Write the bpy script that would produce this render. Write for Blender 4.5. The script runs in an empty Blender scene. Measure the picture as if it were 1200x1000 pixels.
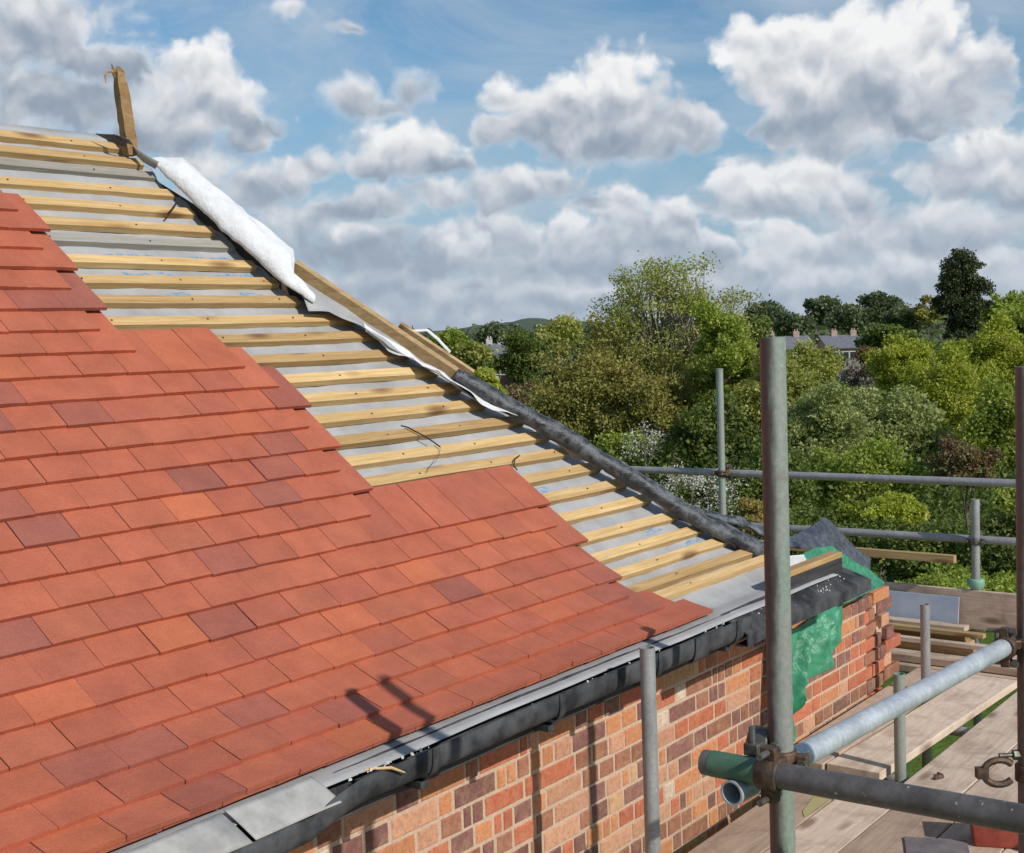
import bpy, math, random
import numpy as np
from mathutils import Vector, Matrix
D = bpy.data
C = bpy.context.scene.collection
R = math.radians
RNG = np.random.default_rng(11)
random.seed(5)

# ------------------------------------------------------------------ camera model
F = 1500.0; ROLL = R(-2); HY = 393.0
PIT = math.atan((500-HY)*math.cos(ROLL)/F)
fw = np.array([0, math.cos(PIT), -math.sin(PIT)])
u0 = np.array([0, math.sin(PIT), math.cos(PIT)]); r0 = np.array([1., 0, 0])
rt = math.cos(ROLL)*r0+math.sin(ROLL)*u0; up = -math.sin(ROLL)*r0+math.cos(ROLL)*u0
def ray(x, y): return fw+rt*(x-600)/F-up*(y-500)/F
def at_dist(x, y, Y): r = ray(x, y); return r*Y/r[1]
def on_plane(x, y, P, n): r = ray(x, y); return r*(P@n)/(r@n)

# ------------------------------------------------------------------ house frame: e along the eaves, h into the house, z up
TH = R(52.27)
e = np.array([math.cos(TH), math.sin(TH), 0]); h = np.array([-math.sin(TH), math.cos(TH), 0]); z = np.array([0, 0, 1.])
P0 = np.array([-.232, 3.438, -1.029])
def L(u, hh, zz): return P0+e*u+h*hh+z*zz
PR = [(0, 0), (.096, .032), (.191, .073), (.283, .121), (.371, .177), (.454, .240), (.535, .306), (.614, .376), (.692, .448), (.770, .5195), (.847, .591)]
while len(PR) < 40: PR.append((PR[-1][0]+.0768, PR[-1][1]+.0722))
PR = np.array(PR)
def prof(r):
    if r < 0: return PR[0]+(PR[1]-PR[0])*r
    i = min(int(r), len(PR)-2); t = r-i
    return PR[i]*(1-t)+PR[i+1]*t
def pnorm(r):
    d = prof(r+.5)-prof(r-.5); d = d/np.hypot(*d); return np.array([-d[1], d[0]])
def T(u, r, n=0.0):
    p = prof(r)+pnorm(r)*n
    return L(u, p[0], p[1])
SL = R(43.25)
S = math.cos(SL)*h+math.sin(SL)*z; N = np.cross(e, S); Q = P0+z*(-.206)
def roof(x, y, off=0.0): return on_plane(x, y, Q+N*off, N)
def uh(P): d = P-P0; return d@e, d@h, d@z
GROUND = -5.6
def ground_z(y): 
    t = min(max((y-18)/110, 0), 1); return GROUND-3.6*t*t*(3-2*t)

# ------------------------------------------------------------------ helpers
class MB:
    def __init__(s): s.v = []; s.f = []; s.c = []
    def add(s, vs, fs, col=None):
        b = len(s.v); s.v += [tuple(map(float, p)) for p in vs]
        for f in fs: s.f.append(tuple(i+b for i in f)); s.c.append(col)
    def box(s, o, a, b, c, col=None):
        o, a, b, c = map(np.asarray, (o, a, b, c))
        vs = [o, o+a, o+a+b, o+b, o+c, o+a+c, o+a+b+c, o+b+c]
        fs = [(0, 3, 2, 1), (4, 5, 6, 7), (0, 1, 5, 4), (1, 2, 6, 5), (2, 3, 7, 6), (3, 0, 4, 7)]
        if np.dot(np.cross(a, b), c) < 0: fs = [f[::-1] for f in fs]
        s.add(vs, fs, col)
    def tube(s, pts, rad, n=20, caps=True, col=None):
        pts = [np.asarray(p, float) for p in pts]; m = len(pts)
        rad = rad if hasattr(rad, '__len__') else [rad]*m
        ref = None; vs = []
        for i, p in enumerate(pts):
            d = pts[min(i+1, m-1)]-pts[max(i-1, 0)]; d = d/np.linalg.norm(d)
            if ref is None:
                ref = np.cross(d, [0, 0, 1.]) if abs(d[2]) < .9 else np.cross(d, [1., 0, 0])
            ref = ref-d*(ref@d); ref /= np.linalg.norm(ref); b = np.cross(d, ref)
            for k in range(n):
                a = 2*math.pi*k/n; vs.append(p+(ref*math.cos(a)+b*math.sin(a))*rad[i])
        fs = [(i*n+k, i*n+(k+1) % n, (i+1)*n+(k+1) % n, (i+1)*n+k) for i in range(m-1) for k in range(n)]
        if caps: fs += [tuple(range(n))[::-1], tuple((m-1)*n+k for k in range(n))]
        s.add(vs, fs, col)
    def pipe(s, a, b, r=.02415, t=.004, n=28):
        a = np.asarray(a, float); b = np.asarray(b, float); d = (b-a)/np.linalg.norm(b-a)
        ref = np.cross(d, [0, 0, 1.]) if abs(d[2]) < .9 else np.cross(d, [1., 0, 0]); ref /= np.linalg.norm(ref); q = np.cross(d, ref)
        vs = []
        for (p, rr) in ((a, r), (b, r), (b, r-t), (a, r-t), (a+d*.12, r-t), (b-d*.12, r-t)):
            for k in range(n):
                an = 2*math.pi*k/n; vs.append(p+(ref*math.cos(an)+q*math.sin(an))*rr)
        fs = []
        def ringf(i, j):
            for k in range(n): fs.append((i*n+k, i*n+(k+1) % n, j*n+(k+1) % n, j*n+k))
        ringf(0, 1); ringf(1, 2); ringf(2, 5); ringf(4, 3); ringf(3, 0)
        fs.append(tuple(4*n+k for k in range(n))); fs.append(tuple(5*n+k for k in range(n))[::-1])
        s.add(vs, fs)
    def build(s, name, mat, parent=None, smooth=False, bevel=0, solid=0, origin=None):
        me = D.meshes.new(name)
        off = np.array(parent.matrix_world.translation) if parent else np.zeros(3)
        if parent is None and origin is not None: off = np.asarray(origin, float)
        v = np.array(s.v)-off
        me.from_pydata(v.tolist(), [], s.f)
        if any(c is not None for c in s.c):
            at = me.color_attributes.new('tint', 'FLOAT_COLOR', 'CORNER')
            out = []
            for f, c in zip(s.f, s.c):
                c = c or (.5, .5, .5)
                out += list(c)*len(f) if len(c) == 4 else (list(c)+[1.])*len(f)
            at.data.foreach_set('color', np.array(out, dtype=np.float32))
        if isinstance(mat, (list, tuple)):
            for m in mat: me.materials.append(m)
        elif mat: me.materials.append(mat)
        if smooth:
            me.polygons.foreach_set('use_smooth', [True]*len(me.polygons))
            try: me.set_sharp_from_angle(angle=R(40))
            except Exception: pass
        o = D.objects.new(name, me); C.objects.link(o)
        if parent: o.parent = parent
        else: o.location = off
        if bevel:
            b = o.modifiers.new('b', 'BEVEL'); b.width = bevel; b.segments = 2; b.limit_method = 'ANGLE'; b.angle_limit = R(50)
        if solid:
            b = o.modifiers.new('s', 'SOLIDIFY'); b.thickness = solid; b.offset = 0
        return o
def tag(o, label, cat, group=None, kind=None):
    if label: o['label'] = label
    if cat: o['category'] = cat
    if group: o['group'] = group
    if kind: o['kind'] = kind
    return o
def thing(name, loc, label, cat, group=None):
    o = D.objects.new(name, None); C.objects.link(o); o.location = tuple(map(float, loc)); o.empty_display_size = .1
    o.matrix_world = Matrix.Translation(Vector(tuple(map(float, loc))))
    return tag(o, label, cat, group)

def vnoise(seed):
    rs = np.random.default_rng(seed); ph = rs.uniform(0, 6.28, (14, 1)); k = rs.normal(0, 1, (14, 3)); k *= (2.0**rs.uniform(0, 3, (14, 1)))/np.linalg.norm(k, axis=1, keepdims=True)
    am = 1/np.linalg.norm(k, axis=1)
    def f(p, s=1.0):
        p = np.atleast_2d(p)*s
        return (np.sin(k@p.T*2+ph)*am[:, None]).sum(0)/2.2
    return f

# ------------------------------------------------------------------ materials
class NT:
    def __init__(s, name):
        s.m = D.materials.new(name); s.m.use_nodes = True; s.t = s.m.node_tree; s.n = s.t.nodes; s.n.clear()
        s.out = s.n.new('ShaderNodeOutputMaterial')
    def node(s, ty, **kw):
        x = s.n.new(ty)
        for k, v in kw.items():
            if k.startswith('i_'): x.inputs[k[2:].replace('_', ' ')].default_value = v
            else: setattr(x, k, v)
        return x
    def l(s, a, b): s.t.links.new(a, b)
    def noise(s, scale, detail=4, rough=.55, vec=None, dist=0):
        x = s.node('ShaderNodeTexNoise'); x.inputs['Scale'].default_value = scale; x.inputs['Detail'].default_value = detail
        x.inputs['Roughness'].default_value = rough; x.inputs['Distortion'].default_value = dist
        if vec: s.l(vec, x.inputs['Vector'])
        return x.outputs['Fac']
    def ramp(s, fac, stops, interp='LINEAR'):
        x = s.node('ShaderNodeValToRGB'); x.color_ramp.interpolation = interp
        el = x.color_ramp.elements
        while len(el) < len(stops): el.new(.5)
        for q, (p, c) in zip(el, stops): q.position = p; q.color = tuple(c)+(1,) if len(c) == 3 else c
        s.l(fac, x.inputs['Fac']); return x.outputs['Color']
    def mix(s, fac, a, b, blend='MIX'):
        x = s.node('ShaderNodeMix', data_type='RGBA', blend_type=blend)
        for k, v in ((0, fac), (6, a), (7, b)):
            if hasattr(v, 'is_output'): s.l(v, x.inputs[k])
            else: x.inputs[k].default_value = (tuple(v)+(1,) if hasattr(v, '__len__') and len(v) == 3 else v)
        return x.outputs[2]
    def math(s, op, a, b=None, c=None, clamp=False):
        x = s.node('ShaderNodeMath', operation=op, use_clamp=clamp)
        for k, v in enumerate((a, b, c)):
            if v is None: continue
            if hasattr(v, 'is_output'): s.l(v, x.inputs[k])
            else: x.inputs[k].default_value = v
        return x.outputs[0]
    def coord(s, scale=(1, 1, 1), rot=(0, 0, 0), kind='Object'):
        t = s.node('ShaderNodeTexCoord'); m = s.node('ShaderNodeMapping'); s.l(t.outputs[kind], m.inputs['Vector'])
        m.inputs['Scale'].default_value = scale; m.inputs['Rotation'].default_value = rot
        return m.outputs['Vector']
    def bsdf(s, col, rough=.7, metal=0, bump=None, bstr=.3, bdist=.005, spec=.5, **kw):
        b = s.node('ShaderNodeBsdfPrincipled')
        for nm, v in (('Base Color', col), ('Roughness', rough), ('Metallic', metal), ('Specular IOR Level', spec)):
            if hasattr(v, 'is_output'): s.l(v, b.inputs[nm])
            else: b.inputs[nm].default_value = tuple(v)+(1,) if hasattr(v, '__len__') and len(v) == 3 else v
        for k, v in kw.items(): b.inputs[k.replace('_', ' ')].default_value = v
        if bump is not None:
            x = s.node('ShaderNodeBump'); x.inputs['Strength'].default_value = bstr; x.inputs['Distance'].default_value = bdist
            s.l(bump, x.inputs['Height']); s.l(x.outputs[0], b.inputs['Normal'])
        s.l(b.outputs[0], s.out.inputs['Surface']); s.b = b
        return s.m
def attr(t, nm='tint'):
    a = t.node('ShaderNodeAttribute'); a.attribute_name = nm; return a.outputs['Color']

def mat_tile():
    t = NT('clay_tile'); v = t.coord(); a = attr(t)
    n1 = t.noise(9, 5, .6, v); n2 = t.noise(180, 3, .7, v); n3 = t.noise(38, 4, .6, v)
    col = t.mix(t.math('MULTIPLY', n3, .9, clamp=True), a, t.mix(.25, a, (.50, .19, .12)))
    col = t.mix(1, col, t.ramp(n1, [(.25, (.82, .80, .80)), (.7, (1.08, 1.08, 1.06))]), 'MULTIPLY')
    dust = t.ramp(t.noise(26, 6, .75, v, 1.2), [(.66, (0, 0, 0)), (.80, (.35, .35, .35))])
    col = t.mix(dust, col, (.52, .34, .27))
    col = t.mix(1, col, t.ramp(n2, [(.3, (.86, .86, .86)), (.7, (1.09, 1.08, 1.07))]), 'MULTIPLY')
    col = t.mix(t.ramp(t.noise(420, 1, .5, v), [(.70, (0, 0, 0)), (.78, (.5, .5, .5))]), col, (.20, .06, .04))
    hgt = t.math('ADD', n2, t.math('MULTIPLY', n3, 2.0))
    return t.bsdf(col, .72, bump=hgt, bstr=.5, bdist=.002, spec=.35)
def mat_brick():
    t = NT('old_brick'); v = t.coord(); a = attr(t)
    n1 = t.noise(60, 5, .65, v); n2 = t.noise(240, 4, .7, v); n3 = t.noise(14, 4, .6, v)
    col = t.mix(1, a, t.ramp(n1, [(.3, (.72, .70, .70)), (.5, (1, 1, 1)), (.72, (1.22, 1.2, 1.12))]), 'MULTIPLY')
    col = t.mix(t.ramp(n3, [(.5, (0, 0, 0)), (.75, (.25, .25, .25))]), col, (.62, .38, .22))
    col = t.mix(t.ramp(t.noise(24, 5, .7, v, .8), [(.5, (0, 0, 0)), (.66, (.25, .25, .25))]), col, (.62, .40, .26))
    col = t.mix(t.ramp(t.noise(33, 4, .6, v, .5), [(.56, (0, 0, 0)), (.70, (.55, .55, .55))]), col, (.50, .17, .08))
    pit = t.ramp(t.noise(95, 2, .5, v), [(.24, (0, 0, 0)), (.31, (1, 1, 1))])
    col = t.mix(1, col, t.mix(.75, pit, (1, 1, 1)), 'MULTIPLY')
    hh = t.math('ADD', t.math('MULTIPLY', n2, .6), t.math('ADD', n1, t.math('MULTIPLY', pit, .8)))
    return t.bsdf(col, .9, bump=hh, bstr=.7, bdist=.004, spec=.2)
def mat_mortar():
    t = NT('lime_mortar'); v = t.coord(); n = t.noise(120, 6, .7, v); n1 = t.noise(8, 3, .5, v)
    col = t.mix(n1, (.54, .38, .26), (.66, .50, .37))
    col = t.mix(1, col, t.ramp(n, [(.3, (.7, .7, .7)), (.7, (1.15, 1.15, 1.15))]), 'MULTIPLY')
    return t.bsdf(col, .95, bump=n, bstr=.8, bdist=.004, spec=.15)
def mat_wood(name, c1, c2, dark=(.3, .18, .09), rough=.75, along=(1, 0, 0), gs=26, grain=.5, knots=True):
    t = NT(name); tc = t.node('ShaderNodeTexCoord')
    # grain runs along the eaves direction or the given axis; the mapping turns the world so that axis is X
    ang = math.atan2(along[1], along[0])
    m = t.node('ShaderNodeMapping'); t.l(tc.outputs['Object'], m.inputs['Vector']); m.vector_type = 'POINT'
    m.inputs['Rotation'].default_value = (0, 0, -ang)
    m2 = t.node('ShaderNodeMapping'); t.l(m.outputs[0], m2.inputs['Vector']); m2.inputs['Scale'].default_value = (1.1, gs, gs)
    oi = t.node('ShaderNodeObjectInfo')
    va = t.node('ShaderNodeVectorMath', operation='ADD'); t.l(m2.outputs[0], va.inputs[0]); 
    sc = t.node('ShaderNodeVectorMath', operation='SCALE'); t.l(oi.outputs['Random'], sc.inputs['Scale']); sc.inputs[0].default_value = (37, 11, 5)
    t.l(sc.outputs[0], va.inputs[1])
    g = t.noise(2.2, 7, .62, va.outputs[0], .8); g2 = t.noise(9, 4, .7, va.outputs[0])
    col = t.ramp(g, [(.28, c1), (.68, c2)])
    col = t.mix(1, col, t.ramp(g2, [(.25, (1-grain*.5,)*3), (.75, (1+grain*.25,)*3)]), 'MULTIPLY')
    if knots:
        m3 = t.node('ShaderNodeMapping'); t.l(m.outputs[0], m3.inputs['Vector']); m3.inputs['Scale'].default_value = (4.2, 13, 13)
        va2 = t.node('ShaderNodeVectorMath', operation='ADD'); t.l(m3.outputs[0], va2.inputs[0]); t.l(sc.outputs[0], va2.inputs[1])
        vo = t.node('ShaderNodeTexVoronoi'); t.l(va2.outputs[0], vo.inputs['Vector']); vo.inputs['Scale'].default_value = .62
        kf = t.ramp(vo.outputs['Distance'], [(.10, (.9, .9, .9)), (.24, (0, 0, 0))])
        col = t.mix(kf, col, dark)
    if not knots or rough > .8:
        st_ = t.ramp(t.noise(5, 6, .7, m.outputs[0], .5), [(.48, (0, 0, 0)), (.70, (.55, .55, .55))]); col = t.mix(st_, col, dark)
        sp_ = t.ramp(t.noise(38, 3, .6, m.outputs[0]), [(.68, (0, 0, 0)), (.72, (.7, .7, .7))]); col = t.mix(sp_, col, (.62, .60, .56) if c2[0] > .3 else (.16, .15, .15))
    col = t.mix(1, col, t.ramp(oi.outputs['Random'], [(0, (.62, .57, .53)), (.4, (.90, .88, .86)), (1, (1.10, 1.10, 1.10))]), 'MULTIPLY')
    return t.bsdf(col, rough, bump=g2, bstr=.35, bdist=.002, spec=.3)
def mat_simple(name, c, rough=.6, metal=0, var=.15, scale=20, bump=.3, bd=.003, spec=.5, c2=None, det=5):
    t = NT(name); v = t.coord(); n = t.noise(scale, det, .65, v)
    if c2 is None: col = t.mix(1, c, t.ramp(n, [(.3, (1-var,)*3), (.7, (1+var,)*3)]), 'MULTIPLY')
    else: col = t.ramp(n, [(.38, c), (.62, c2)])
    return t.bsdf(col, rough, metal, bump=n, bstr=bump, bdist=bd, spec=spec)
def mat_galv(name, base, blotch, paint=None, amt=.0, metal=.35, rust=.25, flank=0):
    t = NT(name); v = t.coord(); vs = t.coord((1, 1, .25))
    n1 = t.noise(14, 5, .65, vs); n2 = t.noise(90, 5, .7, v); n3 = t.noise(5, 4, .7, v)
    col = t.mix(t.ramp(n1, [(.35, (0, 0, 0)), (.65, (1, 1, 1))]), base, blotch)
    if paint is not None: col = t.mix(t.ramp(t.noise(7, 5, .7, vs), [(.5-amt*.5, (0, 0, 0)), (.62-amt*.5, (.85, .85, .85))]), col, paint)
    col = t.mix(t.ramp(n3, [(.60, (0, 0, 0)), (.74, (rust,)*3)]), col, (.16, .075, .035))
    col = t.mix(t.ramp(t.noise(60, 2, .5, v), [(.70, (0, 0, 0)), (.74, (.8, .8, .8))]), col, (.55, .54, .5))
    if flank:   # shade painted in brown down the side of the tube away from the sun
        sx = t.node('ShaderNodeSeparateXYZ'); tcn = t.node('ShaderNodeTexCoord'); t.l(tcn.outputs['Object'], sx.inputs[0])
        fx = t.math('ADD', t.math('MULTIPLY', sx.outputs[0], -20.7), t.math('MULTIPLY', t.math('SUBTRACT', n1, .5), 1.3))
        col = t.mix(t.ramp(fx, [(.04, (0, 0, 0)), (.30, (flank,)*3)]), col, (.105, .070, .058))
    col = t.mix(1, col, t.ramp(n2, [(.3, (.8, .8, .8)), (.7, (1.15, 1.15, 1.15))]), 'MULTIPLY')
    return t.bsdf(col, t.ramp(n1, [(.3, (.42,)*3), (.7, (.62,)*3)]), metal, bump=n2, bstr=.25, bdist=.0015)
def mat_leaf(name, c1, c2, c3=None, trans=.35, rough=.55):
    t = NT(name); a = attr(t)
    if max(c2) < .42 and 'conifer' not in name and 'dark' not in name and 'far' not in name: c1, c2, c3 = [tuple(min(.6, q*1.22) for q in c_) for c_ in (c1, c2, c3)]
    sp = t.node('ShaderNodeSeparateColor'); t.l(a, sp.inputs[0])
    col = t.mix(sp.outputs[0], c1, c2)
    if c3: col = t.mix(t.ramp(sp.outputs[1], [(.62, (0, 0, 0)), (.9, (1, 1, 1))]), col, c3)
    b = t.node('ShaderNodeBsdfPrincipled'); t.l(col, b.inputs['Base Color']); b.inputs['Roughness'].default_value = rough; b.inputs['Specular IOR Level'].default_value = .3
    tr = t.node('ShaderNodeBsdfTranslucent'); t.l(t.mix(1, col, (1.25, 1.3, .7), 'MULTIPLY'), tr.inputs['Color'])
    mx = t.node('ShaderNodeMixShader'); mx.inputs[0].default_value = trans
    t.l(b.outputs[0], mx.inputs[1]); t.l(tr.outputs[0], mx.inputs[2]); t.l(mx.outputs[0], t.out.inputs['Surface'])
    return t.m

M = {}
M['tile'] = mat_tile(); M['brick'] = mat_brick(); M['mortar'] = mat_mortar()
M['batten'] = mat_wood('fresh_sawn_pine', (.50, .30, .115), (.74, .52, .25), (.22, .11, .04), along=e)
M['batten_grey'] = mat_wood('weathered_pine', (.30, .27, .23), (.44, .41, .36), (.16, .12, .09), along=e)
M['hip_wood'] = mat_wood('hip_pine', (.42, .27, .12), (.66, .47, .25), (.2, .1, .04), along=(e-h))
M['post_wood'] = mat_wood('split_pine', (.36, .22, .09), (.60, .42, .2), (.14, .07, .03), along=(1, 0, 0), gs=9)
M['dark_wood'] = mat_wood('old_dark_timber', (.045, .028, .018), (.10, .065, .04), (.02, .01, .01), along=(e-h), rough=.85)
M['board'] = mat_wood('scaffold_board_wood', (.56, .415, .31), (.78, .62, .49), (.26, .17, .12), along=e, gs=13, grain=.35, rough=.85)
M['board_x'] = mat_wood('cross_board_wood', (.50, .36, .26), (.70, .54, .42), (.18, .12, .08), along=h, gs=13, grain=.35, rough=.85)
M['rail_wood'] = mat_wood('yellow_timber', (.36, .23, .10), (.58, .42, .20), (.2, .1, .04), along=h)
M['fascia'] = mat_wood('old_fascia_timber', (.035, .033, .034), (.085, .08, .082), (.02, .015, .012), along=e, rough=.7, knots=False)
M['soffit'] = mat_wood('brown_rafter_timber', (.10, .055, .03), (.20, .12, .07), (.05, .03, .02), along=h)
M['gutter'] = mat_simple('dusty_black_plastic', (.024, .025, .028), .8, 0, c2=(.085, .085, .088), scale=9, bump=.3, det=8, spec=.2)
M['poly'] = None
def mat_poly(name, c1, c2, rough=.3, scale=16):
    t = NT(name); v = t.coord(); n = t.noise(scale, 7, .7, v, .6); n2 = t.noise(45, 5, .7, v)
    col = t.ramp(n, [(.45, c1), (.72, c2)])
    return t.bsdf(col, t.ramp(n, [(.4, (rough,)*3), (.7, (.7,)*3)]), 0, bump=t.math('ADD', n, t.math('MULTIPLY', n2, .5)), bstr=.55, bdist=.012, spec=.6)
M['poly'] = mat_poly('black_polythene', (.022, .025, .03), (.20, .21, .22))
M['poly2'] = mat_poly('grey_polythene', (.05, .055, .07), (.14, .15, .17), .25)
M['white'] = mat_simple('white_membrane', (.70, .70, .70), .8, 0, var=.06, scale=26, bump=.6, bd=.012, det=4)
M['lead'] = mat_simple('grey_lead_sheet', (.31, .295, .28), .75, .0, c2=(.43, .41, .385), scale=12, bump=.3, bd=.004)
M['bluesheet'] = mat_simple('pale_blue_board', (.36, .41, .50), .5, 0, c2=(.47, .50, .56), scale=5, bump=.2)
M['redplastic'] = mat_simple('dark_red_plastic', (.22, .035, .022), .4, 0, c2=(.32, .065, .04), scale=14, bump=.2)
M['clip'] = mat_simple('rusty_steel', (.055, .04, .032), .6, .4, c2=(.16, .09, .055), scale=45, bump=.6, bd=.004)
M['clip_g'] = mat_simple('dull_plated_steel', (.20, .20, .18), .5, .6, c2=(.10, .075, .05), scale=35, bump=.5, bd=.003)
M['debris'] = mat_simple('mortar_crumbs', (.62, .60, .56), .9, 0, var=.2)
M['cord'] = mat_simple('black_twine', (.02, .018, .016), .9)
M['galv'] = mat_galv('galvanised_tube', (.30, .30, .30), (.40, .40, .39))
M['galv_bright'] = mat_galv('bright_galvanised_tube', (.42, .45, .48), (.56, .59, .62), rust=.1, metal=.3)
M['galv_dark'] = mat_galv('tarnished_tube', (.10, .088, .08), (.17, .155, .15), rust=.5, metal=.3)
M['galv_brown'] = mat_galv('brown_tube_painted_shade', (.26, .235, .20), (.36, .335, .30), paint=None, rust=.5, flank=.8)
M['galv_green'] = mat_galv('green_misted_tube', (.32, .32, .29), (.29, .35, .295), paint=(.25, .345, .28), amt=-.02, rust=.7, metal=.2)
M['galv_flank'] = mat_galv('green_misted_tube_painted_shade', (.34, .33, .30), (.27, .32, .265), paint=(.22, .32, .25), amt=-.05, rust=.7, metal=.2, flank=.9)
M['green_paint'] = mat_simple('green_paint', (.035, .12, .07), .6, 0, c2=(.10, .17, .11), scale=12, bump=.2)
def mat_tarp():
    t = NT('green_tarpaulin'); v = t.coord(); n = t.noise(12, 6, .65, v, .4); n2 = t.noise(60, 4, .7, v)
    col = t.ramp(n, [(.3, (.03, .23, .12)), (.7, (.11, .44, .25))])
    b = t.bsdf(col, .30, bump=t.math('ADD', n, t.math('MULTIPLY', n2, .35)), bstr=.7, bdist=.012)
    tr = t.node('ShaderNodeBsdfTranslucent'); t.l(t.mix(1, col, (1.3, 1.5, 1.3), 'MULTIPLY'), tr.inputs['Color'])
    mx = t.node('ShaderNodeMixShader'); mx.inputs[0].default_value = .25
    t.l(t.b.outputs[0], mx.inputs[1]); t.l(tr.outputs[0], mx.inputs[2]); t.l(mx.outputs[0], t.out.inputs['Surface'])
    return t.m
M['tarp'] = mat_tarp()
def mat_underlay():
    t = NT('grey_underlay'); v = t.coord(); n = t.noise(5, 5, .6, v); n2 = t.noise(90, 3, .6, v)
    col = t.ramp(n, [(.3, (.31, .305, .30)), (.7, (.44, .435, .435))])
    col = t.mix(t.ramp(t.noise(34, 5, .7, v, 1.5), [(.60, (0, 0, 0)), (.72, (.5, .5, .5))]), col, (.27, .25, .23))
    return t.bsdf(col, .8, bump=t.math('ADD', n, t.math('MULTIPLY', n2, .1)), bstr=.5, bdist=.012, spec=.25)
M['underlay'] = mat_underlay()
M['blueink'] = mat_simple('blue_ink', (.12, .27, .46), .8, 0, c2=(.30, .39, .48), scale=60, bump=.1)

# ------------------------------------------------------------------ THE HOUSE
house = thing('house', L(1.5, 2.2, -4.57), 'brick house with half stripped roof, red clay tiles below bare pine battens', 'house')
# --- tiles
ends = {23: -.14, 22: .30, 21: -.19, 20: .29, 19: -.21, 18: .30, 17: -.22, 16: .25, 15: 2.69, 14: 3.2, 13: 3.68, 12: 3.155, 11: 3.62, 10: 3.085, 9: 3.57, 8: 2.99, 7: 8.52, 6: 8.06, 5: 8.60, 4: 8.10, 3: 8.37, 2: 7.83, 1: 8.32, 0: 8.93}
ends.update({24: -1.75, 25: -2.2})
W = .165
mb = MB()
base_cols = [tuple(np.array(q)*(.98, .95, .92)) for q in [(.470, .128, .070), (.480, .136, .076), (.452, .124, .072), (.51, .142, .068), (.42, .118, .070), (.36, .110, .078), (.445, .130, .074), (.52, .148, .068), (.33, .108, .080)]]
wts = np.array([4, 4, 3.6, 1.2, 2.6, 1.5, 3, .3, .45]); wts /= wts.sum()
def tile(uL, uR, r, length, dz=0, thick=.0138, rotj=0):
    # cambered slab; lower edge at row r, head at r+length
    nu, nv = 4, 3; top = []; bot = []
    bc = np.array(base_cols[RNG.choice(len(base_cols), p=wts)])*RNG.uniform(.93, 1.07)
    tip = RNG.uniform(-.0006, .0016); lat = RNG.uniform(-.0009, .0009)
    for j in range(nv+1):
        t = j/nv; rr = r+length*t
        for i in range(nu+1):
            s = i/nu
            n = dz-t*.0134*length+tip*(1-t)+.0012*(1-(2*s-1)**2)*(1-t*.3)+lat*(2*s-1)
            g = RNG.uniform(-.0008, .0005) if j == 0 else 0
            u = uL+(uR-uL)*s
            top.append(T(u, rr+rotj*(s-.5), n+g)); bot.append(T(u, rr+rotj*(s-.5), n-thick))
    k = (nu+1)*(nv+1); vs = top+bot; fs = []
    for j in range(nv):
        for i in range(nu):
            a = j*(nu+1)+i; fs.append((a, a+1, a+nu+2, a+nu+1)); fs.append((a+k, a+k+nu+1, a+k+nu+2, a+k+1))
    rim = [i for i in range(nu+1)]+[(j+1)*(nu+1)-1 for j in range(1, nv+1)]+[nv*(nu+1)+i for i in range(nu-1, -1, -1)]+[j*(nu+1) for j in range(nv-1, 0, -1)]
    for a, b in zip(rim, rim[1:]+rim[:1]): fs.append((a, a+k, b+k, b))
    mb.add(vs, fs, tuple(bc))
for r, ce in ends.items():
    n = int(ce+17)
    for k in range(n):
        uR = (ce-k)*W; uL = uR-W
        gap = abs(RNG.normal(0, .0009))+.0009
        if RNG.random() < .2: gap += .0028
        tile(uL+gap*.5, uR-gap*.5, r+RNG.normal(0, .012), 2.28, RNG.uniform(-.0004, .0008), rotj=RNG.normal(0, .012))
# under-eaves course, seen only as a second lip
for k in range(26):
    uR = (9.02+.5-k)*W
    tile(uR-W+.0015, uR-.0015, .03, 1.25, -.0122)
tiles = mb.build('tile_covering', M['tile'], house, bevel=0)
# --- underlay following the roof
def sheet(fn, us, rs, name, mat, parent, smooth=True, solid=.0):
    m = MB(); nu, nr = len(us), len(rs)
    vs = [fn(a, b) for b in rs for a in us]
    fs = [(j*nu+i, j*nu+i+1, (j+1)*nu+i+1, (j+1)*nu+i) for j in range(nr-1) for i in range(nu-1)]
    m.add(vs, fs); return m.build(name, mat, parent, smooth=smooth, solid=solid)
# batten list: row coordinate, right end u, grey?
BT = [(28.0, .742, 0), (27.05, .755, 0), (26.25, .765, 1), (25.15, .79, 0), (24.05, .822, 0), (22.97, .855, 0), (22.05, .893, 1), (20.93, .925, 0), (19.87, .97, 0), (18.84, 1.01, 0),
      (17.78, 1.236, 0), (16.8, 1.327, 0), (15.69, 1.385, 0), (14.61, 1.463, 0), (13.64, 1.523, 0), (12.6, 1.585, 0), (11.53, 1.73, 0), (10.56, 1.81, 0), (9.58, 1.832, 0), (8.53, 1.962, 0), (7.53, 2.045, 0),
      (6.5, 2.103, 0), (5.42, 2.17, 0), (4.43, 2.235, 0), (3.52, 2.335, 0), (2.62, 2.44, 0), (1.95, 2.52, 0)]
nz = vnoise(3)
def hip_u(r):
    hh = prof(r)[0]; rs = [b[0] for b in BT][::-1]; us = [b[1] for b in BT][::-1]
    return float(np.interp(r, rs, us))
rs = np.concatenate([[-.62, -.3], np.arange(0, 29.1, .25)])
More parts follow.
